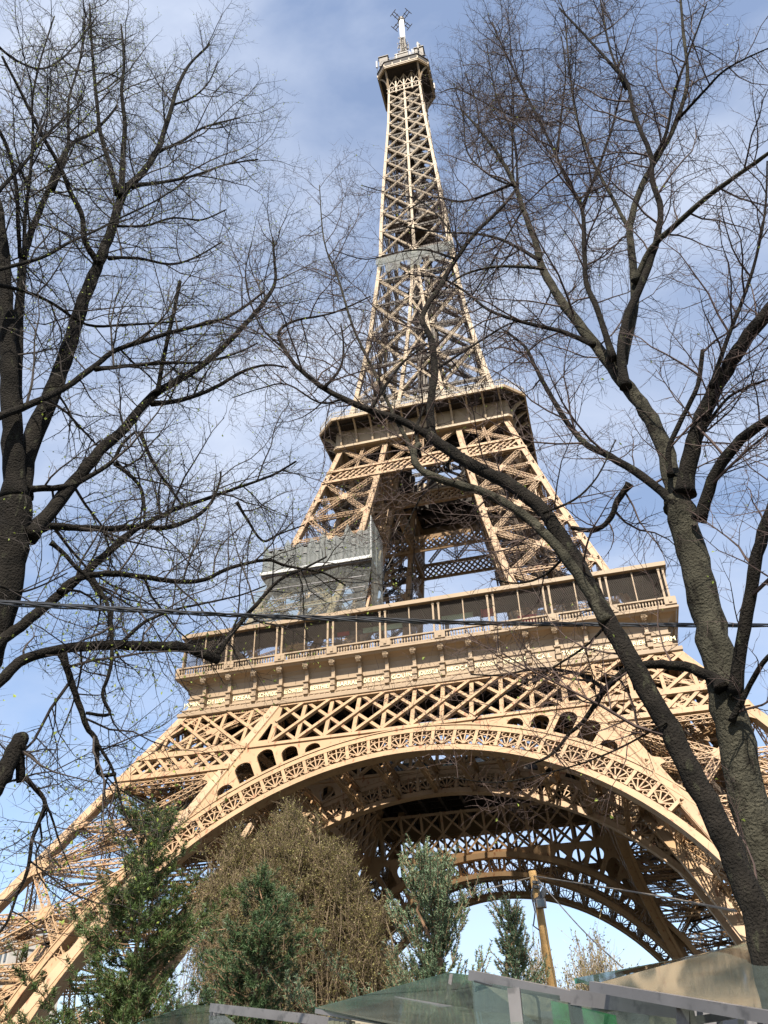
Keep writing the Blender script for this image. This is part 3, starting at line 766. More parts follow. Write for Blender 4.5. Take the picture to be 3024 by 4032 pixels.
for k in range(4):
    t = PI/4+k*PI/2+.15; c, s = math.cos(t), math.sin(t)
    for o in (-.5, .5): mb.beam((c-s*o, s+c*o, 328), (3.9*c-s*o, 3.9*s+c*o, 328.4), .22, .22)
    mb.beam((3.9*c-s*1.5, 3.9*s+c*1.5, 328.4), (3.9*c+s*1.5, 3.9*s-c*1.5, 328.4), .2, .2); mb.beam((2.4*c-s*.9, 2.4*s+c*.9, 328.2), (2.4*c+s*.9, 2.4*s-c*.9, 328.2), .16, .16)
mb.obj('mast_aerial', DARK, mast)
# ---- scaffold wrapped in grey net on the left upper leg
mb = MB()
zt = [84.6, 83.2, 84.8, 83.6, 84.3, 85.2, 83.9, 85.8, 84.2, 86.5]; x0s, x1s = -26.3, -7.4; nn = len(zt)-1
for i in range(nn):
    a = x0s+(x1s-x0s)*i/nn; b = x0s+(x1s-x0s)*(i+1)/nn; K = 5
    for j in range(K):
        u0, u1 = j/K, (j+1)/K
        def top(u): return zt[i]*(1-u)+zt[i+1]*u-1.3*math.sin(PI*u)
        xa, xb = a+(b-a)*u0, a+(b-a)*u1; ya = -28.4-.25*math.sin(9*u0); yb = -28.4-.25*math.sin(9*u1)
        mb.add([(xa, ya, 78.2), (xb, yb, 78.2), (xb, yb+.4, top(u1)), (xa, ya+.4, top(u0)), (xa, ya+.05, 78.2), (xb, yb+.05, 78.2), (xb, yb+.45, top(u1)), (xa, ya+.45, top(u0))], [(0, 1, 2, 3), (7, 6, 5, 4)])
mb.add([(x1s, -28.4, 78.2), (x1s, -21, 78.2), (x1s, -21, 86), (x1s, -28.2, 86.5)], [(0, 1, 2, 3)]); mb.add([(x0s, -28.4, 78.2), (x0s, -22, 78.2), (x0s, -22, 84), (x0s, -28.2, 84.6)], [(3, 2, 1, 0)])
scn = mb.obj('scaffold_net', NETM, tower)
mb = MB()
def hang(a, b, c, d, nx, ny, sag):      # slack sheet between four corners (top left, top right, bottom right, bottom left)
    g = []
    for j in range(ny+1):
        for i in range(nx+1):
            u, v = i/nx, j/ny; q = lerp(lerp(a, b, u), lerp(d, c, u), v); g.append(q+V3(0, -.35*math.sin(u*11+v*2)*sag, -.5*sag*math.sin(PI*u)*(1-v)))
    mb.add(g, [(j*(nx+1)+i, j*(nx+1)+i+1, (j+1)*(nx+1)+i+1, (j+1)*(nx+1)+i) for j in range(ny) for i in range(nx)])
hang(V3(x0s+.5, -28.2, 77.5), V3(x1s-.2, -28.2, 77.5), V3(x1s-1.5, -29.4, 65.4), V3(x0s-3.5, -30.2, 65.4), 24, 10, 1)
hang(V3(x1s, -28.3, 86), V3(x1s+.9, -27, 84), V3(x1s+1.6, -27.6, 65.3), V3(x1s-.1, -28.9, 65.3), 5, 10, .5)
mb.obj('hanging_net', NETL, scn)
mb = MB()
mb.box(x0s, x1s, -28.6, -22, 77.5, 77.9); pass
for zz_ in (79.6, 81.4, 83.2): mb.beam((x0s, -28.1, zz_), (x1s, -28.1, zz_), .12, .12); mb.box(x0s+.5, x1s-.5, -27.8, -25.5, zz_-.1, zz_)
x = x0s
while x <= x1s+.1: mb.beam((x, -28.0, 77.8), (x, -28.0, 84), .11, .11, (0, 1, 0)); mb.beam((x, -25.5, 77.8), (x, -25.5, 84), .11, .11, (0, 1, 0)); x += 2.1
for zz_ in (66.5, 68.5, 70.5, 72.5, 74.5): mb.beam((x0s-1, -29.2, zz_), (x1s-1, -28.9, zz_), .12, .12)
scf = mb.obj('scaffold_frame', GREYM, scn)
mb = MB(); mb.beam((x0s-.1, -28.85, 78.0), (x1s+.1, -28.85, 78.0), .2, .55, (0, 0, 1)); mb.beam((x1s, -28.85, 78), (x1s, -28.6, 86.2), .3, .12, (1, 0, 0)); mb.obj('white_ledge', mat('pale_sheet', (.42, .42, .41), .7, 0, .15, 2), scn)
# ================================================================== GROUND AND FAR BUILDING
mb = MB(); mb.add([(-4000, -4000, 0), (4000, -4000, 0), (4000, 4000, 0), (-4000, 4000, 0)], [(0, 1, 2, 3)])
g = mb.obj('ground', mat('gravel_ground', (.05, .042, .03), .9, 0, .3, .3, (.02, .028, .012), .5, .2, 3)); g['kind'] = 'structure'  # darker than real gravel: shade of tower and unbuilt trees is in the colour
CREAM = mat('cream_stone', (.38, .35, .32), .8, 0, .08, .3); ZINC = mat('zinc_roof', (.22, .24, .27), .5)
def building(x, y, w, d, h, rz, label):
    t = thing('apartment_building', (x, y, 0), label, 'building'); t.rotation_euler = (0, 0, rz)
    mb = MB(); mb.box(-w/2, w/2, -d/2, d/2, 0, h); n = int(h/3.3)
    for k in range(1, n+1, 2): mb.box(-w/2-.3, w/2+.3, -d/2-.3, d/2+.3, k*3.3-.35, k*3.3-.1)
    mb.obj('wall', CREAM, t)
    mb = MB(); mb.add([(-w/2, -d/2, h+.02), (w/2, -d/2, h+.02), (w/2, d/2, h+.02), (-w/2, d/2, h+.02), (-w/2+3, -d/2+3, h+5), (w/2-3, -d/2+3, h+5), (w/2-3, d/2-3, h+5), (-w/2+3, d/2-3, h+5)], [(0, 1, 5, 4), (1, 2, 6, 5), (2, 3, 7, 6), (3, 0, 4, 7), (4, 5, 6, 7)])
    rf = mb.obj('roof', ZINC, t)
    for k in range(3): m2 = MB(); m2.box(-w/3+k*w/3-1, -w/3+k*w/3+1, -1, 1, h+4, h+8); m2.obj('chimney', CREAM, rf)
    m3 = MB(); m3.box(-.65, .65, -.1, .1, 0, 2.1); first = True; nw = 0
    for j in range(n-1):
        i = -w/2+2.5
        while i < w/2-1.5 and nw < 96:
            if first: o = m3.obj('window', DGLASS, t); src = o; first = False
            else: o = src.copy(); SC.collection.objects.link(o)
            o.location = (i, -d/2-.02, h-3.0-3.3*j); i += 3.2; nw += 1
building(-135, 75, 46, 14, 46, math.radians(-35), 'cream stone apartment block seen through the left leg of the tower')
# ================================================================== BARE TREES
BARK = mat('dark_bark', (.013, .011, .009), .9, 0, .5, 5, (.042, .042, .027), .60, 1.0, 45, spec=.1, streak=(1, 1, .35))
BARKP = mat('grey_lichen_bark', (.040, .037, .027), .9, 0, .5, 4, (.014, .012, .009), .54, 1.0, 40, spec=.1, streak=(1, 1, .35))
TWIG = mat('thin_twig_bark', (.028, .020, .016), .8, 0, .25, 3)
TWIGR = mat('reddish_twig_bark', (.045, .026, .021), .8, 0, .25, 3)
def leafmat(name, c, tr=.4):
    m = mat(name, c, .55, 0, .35, 4); n = m.node_tree.nodes; l = m.node_tree.links
    b = n['Principled BSDF']; t = n.new('ShaderNodeBsdfTranslucent'); x = n.new('ShaderNodeMixShader'); x.inputs[0].default_value = tr
    src = b.inputs['Base Color'].links[0].from_socket; l.new(src, t.inputs[0]); o = n['Material Output']
    l.new(b.outputs[0], x.inputs[1]); l.new(t.outputs[0], x.inputs[2]); l.new(x.outputs[0], o.inputs[0]); return m
LEAF = leafmat('young_leaf', (.26, .32, .06)); BUD = leafmat('bud', (.24, .21, .08), .25)
def smooth(pts, n=4):
    out = []; P = [pts[0]]+list(pts)+[pts[-1]]
    for i in range(1, len(P)-2):
        p0, p1, p2, p3 = P[i-1], P[i], P[i+1], P[i+2]
        for k in range(n):
            t = k/n; out.append(.5*((2*p1)+(p2-p0)*t+(2*p0-5*p1+4*p2-p3)*t*t+(3*p1-p0-3*p2+p3)*t**3))
    out.append(pts[-1]); return out
class Grow:
    def __init__(s, seed, leafy=0, dens=1.0, droop=0, lsize=.035):
        s.r = random.Random(seed); s.tw = MB(); s.lf = MB(); s.leafy = leafy; s.dens = dens; s.droop = droop; s.ls = lsize; s.n = 0
    def rv(s): return Vector((s.r.gauss(0, 1), s.r.gauss(0, 1), s.r.gauss(0, 1))).normalized()
    def leaf(s, p, sz=None):
        sz = (sz or s.ls)*s.r.uniform(.6, 1.4); a = s.rv(); b = a.cross(s.rv()).normalized(); a = (a+Vector((0, 0, -.9))).normalized(); b = (b-a*b.dot(a)).normalized(); c = a.cross(b)*sz*.18
        s.lf.add([p, p+a*sz*.5+b*sz*.32+c, p+a*sz, p+a*sz*.5-b*sz*.32+c], [(0, 1, 2), (0, 2, 3)])
    def twig(s, p, d, ln, r, lv):
        s.n += 1
        seg = 6 if lv < 2 else (3 if lv == 2 else 2); pts = [p]; rad = [r]; q = p; d = d.normalized()
        for i in range(seg):
            d = (d+s.rv()*(.30 if lv < 3 else .35)+Vector((0, 0, .04-s.droop*.25))).normalized(); q = q+d*(ln/seg); pts.append(q); rad.append(r*(1-.8*(i+1)/seg))
        s.tw.tube(pts, rad, 5 if lv == 1 else 3, False)
        if lv < 3:
            st = (.15 if lv == 1 else .11)/s.dens; dist = ln*.12; k = 0
            while dist < ln:
                t = dist/ln*seg; i = min(seg-1, int(t)); P0 = pts[i]+(pts[i+1]-pts[i])*(t-i); dd = (pts[i+1]-pts[i]).normalized()
                side = dd.cross(s.rv()).normalized(); nd = dd*.7+side*s.r.uniform(.7, 1.4)
                l2 = ln*s.r.uniform(.28, .6)*(1.05-.55*dist/ln) if lv == 1 else s.r.uniform(.08, .26)
                s.twig(P0, nd, max(.07, l2), max(.0026, r*.5*(1-.4*dist/ln)), lv+1); dist += st*s.r.uniform(.6, 1.5); k += 1
        if s.leafy and lv >= 2:
            for i in range(1, len(pts)):
                lo_ = (pts[i]-CAM).normalized().z < .52
                if s.r.random() < s.leafy*(.75 if lo_ else .6): s.leaf(pts[i], s.ls*(1.05 if lo_ else .85))
    def along(s, pts, rad, start=.15, step=.3, lmin=.6, lmax=1.7):
        tot = 0; acc = []; 
        for a, b in zip(pts, pts[1:]): acc.append((tot, a, b)); tot += (b-a).length
        dist = tot*start
        while dist < tot:
            for t0, a, b in acc:
                l = (b-a).length
                if t0 <= dist <= t0+l:
                    f = (dist-t0)/max(l, 1e-6); P = a+(b-a)*f; dd = (b-a).normalized(); fr = dist/tot
                    r = rad[0]+(rad[1]-rad[0])*fr; side = dd.cross(s.rv()).normalized()
                    ln = s.r.uniform(lmin, lmax)*(1.1-.35*fr)
                    s.twig(P, dd*.6+side*1.0+Vector((0, 0, .12)), ln, min(r*.6, s.r.uniform(.007, .014)*(.7+.4*ln)), 1); break
            dist += step*s.r.uniform(.5, 1.6)/s.dens
def bare_tree(name, label, cat, conv, limbs, seed, bark, twmat, leafy, dens, trunk_n=1, nub=(), group=None):
    """limbs: (points (x, y), hd0, hd1, w0, w1, twig?)"""
    G = Grow(seed, leafy, dens); meshes = []
    for li, L_ in enumerate(limbs):
        pts, h0, h1, w0, w1 = L_[:5]; tw = L_[5] if len(L_) > 5 else 1; mt = L_[6] if len(L_) > 6 else bark
        n = len(pts); P = [at(*conv(*p), h0+(h1-h0)*i/(n-1)) for i, p in enumerate(pts)]
        Q = smooth(P, 4)
        for i in range(1, len(Q)-1): Q[i] = Q[i]+G.rv()*.12*pxr(Q[i], w0+(w1-w0)*i/len(Q))
        R0, R1 = pxr(Q[0], w0), pxr(Q[-1], w1); m = len(Q)
        rad = [(R0+(R1-R0)*i/(m-1))*(1+.035*math.sin(i*1.7+li)+(.35 if i == 0 else .12 if i == 1 else 0)*(1 if li else 0)) for i in range(m)]
        meshes.append((Q, rad, mt, R0))
        if tw: G.along(Q, (R0, R1), .10 if R0 < .06 else .25, .27/tw if R0 < .05 else .34/tw, .5, 1.9 if R0 < .03 else 2.2)
    base = meshes[0][0][0]
    t = thing(name, (base.x, base.y, 0), label, cat, group)
    T0 = Vector((base.x, base.y, 0)); pr = None
    for i, (Q, rad, mt, R0) in enumerate(meshes):
        mb = MB(); mb.tube([q-T0 for q in Q], rad, 14 if R0 > .08 else 8)
        if i < trunk_n: pr = mb.obj('trunk', mt, t, True)
        else: mb.obj('limb', mt, t, True)
    for nm, b, mt in (('twigs', G.tw, twmat), ('young_leaves', G.lf, LEAF)):
        if b.v:
            b.v = [(x-T0.x, y-T0.y, z) for x, y, z in b.v]; b.obj(nm, mt, t)
    print(name, 'twigs', G.n, 'faces', len(G.tw.f), 'base', base)
    return t
c1 = lambda x, y: (.8713*x, .8713*y)
c3 = lambda x, y: (.6915*x, 877.8+.6915*y)
c6 = lambda x, y: (.3307*x, 1536+.3307*y)
ident = lambda x, y: (x, y)
def cv(f, pts): return [f(*p) for p in pts]
tA = [
 ([(-330, 2700), (-200, 2200), (-130, 1850), (-75, 1550), (-30, 1390), (5, 1270), (22, 1160), (30, 1080)], 9.3, 9, 120, 72, 0),
 (cv(c1, [(36, 1240), (32, 1130), (26, 1000), (20, 880), (14, 760), (8, 640), (-10, 500)]), 9, 8.6, 50, 24, .6),
 (cv(c1, [(36, 1000), (42, 880), (48, 760), (58, 640), (80, 570), (112, 490), (150, 400), (180, 355), (235, 325), (292, 262)]), 9, 10, 26, 5),
 (cv(c1, [(45, 1230), (70, 1110), (110, 1020), (150, 920), (182, 820), (215, 720), (246, 650), (276, 570), (306, 480), (352, 430), (392, 368), (418, 290), (440, 215), (470, 160), (520, 110)]), 9.1, 9.8, 48, 4),
 (cv(c1, [(300, 490), (304, 400), (310, 310), (302, 230), (308, 150), (300, 60)]), 9.4, 9, 14, 4),
 (cv(c1, [(246, 655), (212, 600), (202, 530), (176, 480), (150, 415), (112, 350), (72, 270), (40, 205), (5, 140)]), 9.3, 8.5, 14, 5),
 (cv(c1, [(290, 480), (270, 400), (250, 335), (240, 250), (232, 170), (226, 80), (222, 10)]), 9.4, 9.8, 12, 4),
 (cv(c1, [(325, 462), (380, 455), (440, 445), (500, 430), (560, 408), (640, 395)]), 9.5, 10.2, 9, 3),
 (cv(c1, [(395, 375), (450, 350), (500, 318), (560, 300), (595, 292)]), 9.6, 10, 7, 3),
 (cv(c1, [(-30, 1045), (80, 1000), (160, 962), (240, 903), (290, 868), (400, 832), (470, 812), (550, 792), (600, 765), (655, 722)]), 8.6, 9.6, 18, 5),
 (cv(c1, [(236, 915), (330, 906), (420, 900), (500, 898), (580, 878), (640, 850)]), 8.9, 9.6, 10, 3),
 (cv(c1, [(70, 1330), (130, 1262), (200, 1175), (260, 1105), (312, 1058), (380, 980), (450, 938), (530, 882), (600, 812), (655, 748), (682, 700), (680, 640), (676, 590)]), 9, 10.5, 34, 4),
 (cv(c1, [(376, 1000), (450, 992), (530, 962), (600, 922), (660, 905), (715, 912)]), 9.5, 10.2, 12, 4),
 (cv(c1, [(390, 975), (402, 905), (420, 820), (434, 760), (446, 698)]), 9.5, 9.5, 10, 8, .5),
 (cv(c3, [(85, 258), (150, 256), (210, 250), (262, 228), (350, 172), (380, 120), (420, 82)]), 9, 9.4, 16, 6),
 (cv(c3, [(-60, 790), (0, 735), (60, 690), (130, 635), (220, 560), (300, 490), (400, 402), (450, 370), (540, 325), (640, 290), (740, 255), (850, 215), (925, 172)]), 8.8, 10.4, 30, 4),
 (cv(c3, [(100, 400), (150, 376), (230, 378), (330, 383), (430, 375), (520, 380), (610, 345), (660, 300), (685, 240), (690, 205)]), 9, 9.8, 20, 4),
 (cv(c3, [(190, 580), (230, 542), (330, 523), (430, 530), (560, 548), (640, 540), (720, 505), (830, 480), (900, 500), (1010, 520), (1080, 560)]), 9, 9.8, 16, 4),
 (cv(c3, [(-80, 930), (0, 858), (60, 800), (140, 770), (240, 752), (350, 745), (450, 748), (560, 752), (620, 768), (684, 792)]), 8.4, 9.2, 24, 22, .8),
 (cv(c3, [(675, 780), (730, 700), (800, 620), (870, 545), (952, 505), (1020, 470)]), 9.2, 9.8, 13, 4, 1.2),
 (cv(c3, [(195, 775), (222, 860), (250, 940), (270, 1000), (302, 1050), (308, 1145), (362, 1148)]), 8.6, 8.8, 16, 8),
 (cv(c3, [(300, 1050), (340, 1110), (362, 1170), (385, 1260), (420, 1330)]), 8.7, 8.9, 8, 3, 1.5),
 (cv(c3, [(-60, 1240), (-10, 1180), (25, 1120), (55, 1050), (72, 1040)]), 8.2, 8.4, 46, 30, 2.0),
 (cv(c3, [(58, 1060), (62, 1120), (64, 1175)]), 8.3, 8.4, 26, 18, 1.5),
 (cv(c6, [(160, 430), (230, 510), (295, 600), (240, 760), (210, 840), (195, 950), (170, 1070), (110, 1200), (50, 1370), (-30, 1480)]), 8.4, 8.6, 11, 5, 1.3),
 (cv(c6, [(295, 600), (340, 700), (380, 830), (430, 960), (470, 1060)]), 8.4, 8.5, 6, 2, 1.3),
 (cv(c3, [(158, 425), (200, 460), (240, 505), (270, 530), (310, 590), (350, 612), (346, 690), (350, 780)]), 9, 9.2, 11, 5),
 (cv(c3, [(365, 755), (430, 690), (480, 660), (560, 632), (640, 615), (750, 590), (830, 560)]), 8.8, 9.3, 9, 3),
 (cv(c3, [(290, 540), (336, 620), (350, 720), (345, 820), (320, 900), (342, 962), (268, 958)]), 8.9, 8.7, 9, 7),
 (cv(c3, [(440, 88), (480, 180), (520, 240), (570, 310)]), 9.6, 9.8, 9, 5),
 (cv(c3, [(360, 178), (430, 240), (450, 300), (450, 358)]), 9.4, 9.2, 10, 4),
 (cv(c3, [(740, 300), (770, 350), (820, 420), (870, 400), (952, 370)]), 10, 10.3, 7, 3),
 (cv(c1, [(60, 640), (62, 540), (75, 430), (82, 330), (80, 250), (100, 150), (135, 40)]), 8.6, 8.2, 9, 3),
 (cv(c1, [(130, 470), (168, 370), (170, 250), (198, 150), (212, 30)]), 9.4, 10.4, 9, 3),
 (cv(c1, [(-10, 480), (60, 405), (110, 340), (175, 280), (210, 250)]), 8.2, 8.6, 9, 3),
 (cv(c1, [(-20, 672), (100, 640), (170, 602), (240, 570), (300, 540), (400, 490), (470, 440)]), 8.3, 9.2, 9, 3),
 (cv(c1, [(-20, 705), (60, 722), (130, 752), (215, 805), (300, 806), (400, 800), (450, 796)]), 8.4, 9.4, 9, 4),
 (cv(c1, [(-20, 290), (20, 370), (40, 460), (45, 560), (50, 640)]), 8.2, 8.9, 8, 9),
 (cv(c1, [(270, 640), (340, 640), (420, 655), (480, 640), (550, 600)]), 9.4, 10, 8, 3),
 (cv(c1, [(285, 560), (360, 560), (430, 540), (500, 545), (560, 520)]), 9.4, 10, 6, 3),
 (cv(c1, [(-20, 100), (40, 150), (110, 170), (180, 120), (240, 40)]), 8.8, 9.4, 6, 3),
 (cv(c1, [(430, 260), (480, 240), (520, 200), (540, 150)]), 9.7, 10, 5, 2),
 (cv(c3, [(0, 560), (60, 580), (130, 560), (210, 520)]), 8.2, 8.6, 6, 3),
]
bare_tree('linden_tree', 'big bare tree at the left edge, dark limbs dotted with fresh yellow green leaves', 'tree', ident, tA, 11, BARK, TWIG, .17, 1.35)
r2 = lambda x, y: (829.5+.8713*x, .8713*y)
rC = lambda x, y: (1179.5+.2315*x, 1399+.2315*y)
tB = [
 ([(1830, 2900), (1780, 2500), (1735, 2212), (1690, 2030), (1650, 1870), (1618, 1720), (1585, 1580), (1558, 1470), (1535, 1350), (1508, 1240), (1482, 1140), (1462, 1080)], 8.3, 8.5, 118, 58, 0, BARKP),
 (cv(r2, [(728, 1260), (712, 1180), (695, 1110), (650, 1020), (592, 945), (540, 878), (480, 800), (425, 722), (390, 655), (372, 590), (342, 510), (320, 450), (280, 380), (235, 320), (190, 270)]), 8.5, 10, 44, 4, 1, BARKP),
 (cv(r2, [(745, 1225), (762, 1120), (800, 1005), (850, 915), (890, 852), (955, 770), (1030, 690)]), 8.4, 7.9, 38, 28, .7),
 (cv(r2, [(780, 1290), (815, 1190), (870, 1105), (930, 1055), (1010, 1010)]), 8.3, 7.8, 28, 22, .7),
 (cv(r2, [(600, 960), (588, 880), (602, 790), (640, 700), (672, 610), (686, 520), (666, 450), (660, 380), (622, 290), (602, 205), (555, 150), (500, 90), (435, 20)]), 8.6, 9, 22, 4),
 (cv(r2, [(588, 900), (620, 770), (616, 650), (610, 560), (640, 460), (680, 388), (722, 310), (752, 200), (742, 80), (732, -30)]), 8.8, 9.4, 22, 5, 1, BARKP),
 (cv(r2, [(568, 890), (530, 770), (502, 700), (496, 600), (490, 515), (450, 440), (420, 370), (380, 290), (330, 190), (292, 112), (268, 55)]), 8.7, 10, 15, 3),
 (cv(r2, [(492, 515), (522, 440), (560, 335), (584, 245), (600, 180)]), 9.2, 9.5, 8, 3),
 (cv(r2, [(608, 570), (560, 480), (512, 390), (480, 300), (462, 190), (450, 60)]), 9, 10, 9, 3, 1, BARKP),
 (cv(r2, [(622, 700), (660, 620), (720, 560), (800, 490), (880, 432), (960, 375), (1010, 330)]), 8.8, 8, 15, 7, 1, BARKP),
 (cv(r2, [(520, 855), (440, 822), (350, 800), (262, 770), (200, 722), (140, 690), (60, 680)]), 8.8, 9.8, 11, 3),
 (cv(r2, [(395, 665), (300, 660), (230, 670), (180, 692), (130, 740)]), 9, 9.8, 8, 3, 1, BARKP),
 (cv(r2, [(386, 645), (300, 598), (230, 580), (130, 575), (40, 560)]), 9.1, 10.2, 8, 3),
 (cv(r2, [(730, 1255), (640, 1182), (560, 1132), (490, 1092), (430, 1010), (380, 920), (350, 860), (300, 820)]), 8.4, 9.4, 22, 5),
 ([(1360, 1045), (1335, 1080), (1315, 1125), (1280, 1145), (1235, 1140)], 8.6, 8.9, 16, 9, 1),
 (cv(r2, [(712, 1180), (706, 1115), (740, 1035), (778, 955), (790, 868)]), 8.3, 8.2, 13, 9, .8),
 (cv(r2, [(812, 960), (850, 842), (890, 742), (922, 640), (945, 520), (950, 400)]), 8, 8, 11, 4),
 ([(1588, 1500), (1604, 1385), (1625, 1265), (1642, 1175), (1675, 1080), (1720, 1000)], 8.2, 7.6, 28, 26, .6),
 (cv(rC, [(1640, 380), (1590, 305), (1450, 230), (1300, 180), (1100, 158), (930, 162), (760, 200), (640, 300), (550, 400), (440, 560), (340, 700), (220, 800), (60, 990), (-120, 1080)]), 8.2, 9, 28, 5, .9),
 (cv(rC, [(545, 385), (350, 262), (120, 210), (-30, 195), (-200, 215), (-420, 260), (-700, 250)]), 8.8, 9.4, 10, 3),
 (cv(r2, [(665, 400), (700, 330), (720, 230), (760, 120), (800, 10)]), 8.9, 8.4, 9, 3),
 (cv(r2, [(600, 220), (560, 120), (540, 20), (530, -40)]), 9, 9.4, 6, 3),
 (cv(r2, [(725, 300), (790, 230), (850, 170), (952, 120)]), 9, 8.4, 7, 3),
 (cv(r2, [(760, 1120), (840, 1000), (900, 960), (990, 930)]), 8.3, 8, 9, 4),
 (cv(r2, [(320, 455), (260, 480), (190, 500), (120, 490), (60, 520)]), 9.5, 10.4, 7, 3),
 (cv(r2, [(345, 520), (320, 560), (240, 700), (200, 760)]), 9.4, 9.8, 5, 2),
 (cv(r2, [(430, 375), (440, 280), (450, 180), (440, 90)]), 9.7, 9.8, 6, 2),
 (cv(r2, [(320, 450), (318, 350), (320, 240), (300, 130)]), 9.7, 10, 5, 2),
 (cv(r2, [(235, 330), (230, 260), (200, 180)]), 9.8, 10.2, 4, 2),
 (cv(r2, [(390, 290), (330, 290), (260, 260), (180, 220), (140, 230)]), 9.8, 10.2, 5, 2),
 ([(1580, 1560), (1620, 1480), (1659, 1420), (1720, 1380)], 8.2, 7.8, 14, 10),
]
bare_tree('plane_tree', 'thick grey lichened bare tree rising at the right edge, forking in front of the sky', 'tree', ident, tB, 23, BARK, TWIGR, .01, 1.4)
tC = [
 ([(1800, 2900), (1740, 2500), (1692, 2240), (1655, 2070), (1618, 1930), (1560, 1800), (1490, 1660), (1430, 1545), (1362, 1430), (1312, 1340), (1270, 1262), (1226, 1182), (1172, 1102), (1100, 1046), (1030, 1010), (980, 980), (930, 942)], 6.9, 8.6, 86, 24, .35),
 ([(935, 944), (862, 906), (800, 886), (740, 860), (690, 832), (640, 790), (612, 750), (603, 716), (640, 692), (720, 676), (800, 640)], 8.6, 9.3, 18, 3, 1.3),
 ([(932, 945), (930, 880), (939, 800), (932, 735), (912, 685), (950, 620), (985, 560), (1030, 500), (1082, 450), (1118, 405)], 8.6, 9.6, 20, 6, 1),
 ([(1312, 1345), (1262, 1262), (1190, 1165), (1115, 1102), (1040, 1062), (965, 1040), (906, 1012), (893, 978), (905, 960)], 7.8, 8.6, 28, 14, .6, BARKP),
 ([(893, 980), (868, 930), (838, 870), (802, 790), (760, 700), (730, 600), (700, 520), (690, 400)], 8.6, 9.4, 11, 2, 1, BARKP),
 ([(905, 985), (900, 930), (915, 880)], 8.6, 8.8, 10, 5, .6),
 ([(800, 886), (835, 830), (872, 782), (922, 742)], 8.7, 8.9, 8, 4, 1),
 ([(700, 838), (735, 795), (742, 745), (736, 700)], 8.8, 9, 7, 3, 1),
 ([(612, 752), (560, 700), (530, 600), (545, 520)], 9.1, 9.4, 5, 2, 1.4),
 ([(740, 862), (690, 870), (620, 830), (560, 840), (500, 860)], 8.8, 9.2, 5, 2, 1.4),
 ([(938, 800), (985, 770), (1040, 735), (1100, 700), (1160, 690)], 8.8, 9.2, 6, 3, 1),
 ([(985, 560), (920, 540), (860, 545), (790, 560), (720, 540)], 9.2, 9.8, 5, 2, 1.2),
 ([(1000, 540), (950, 470), (900, 430), (850, 420), (780, 400)], 9.3, 10, 4, 2, 1.2),
 ([(1118, 405), (1060, 380), (1010, 330), (1000, 250), (980, 180)], 9.6, 10, 5, 2, 1.2),
 ([(1118, 405), (1110, 300), (1070, 200), (1050, 90)], 9.6, 10, 5, 2, 1.2),
 ([(980, 985), (930, 1040), (895, 1100), (860, 1180)], 8.5, 8.8, 6, 2, 1),
 ([(1230, 1190), (1180, 1240), (1120, 1260), (1060, 1250)], 8, 8.4, 7, 3, 1.2),
 ([(1172, 1108), (1240, 1080), (1290, 1030), (1330, 950)], 8, 8.2, 6, 3, 1),
 ([(1310, 1350), (1260, 1400), (1180, 1450), (1090, 1500), (1020, 1560)], 7.8, 8.4, 6, 3, 1),
 ([(1440, 1560), (1330, 1620), (1220, 1660), (1080, 1690), (980, 1680)], 7.5, 8.2, 5, 2, 1),
]
bare_tree('leaning_tree', 'dark bare tree slanting from the bottom right corner up to the left across the tower', 'tree', ident, tC, 37, BARK, TWIGR, .02, 1.4)
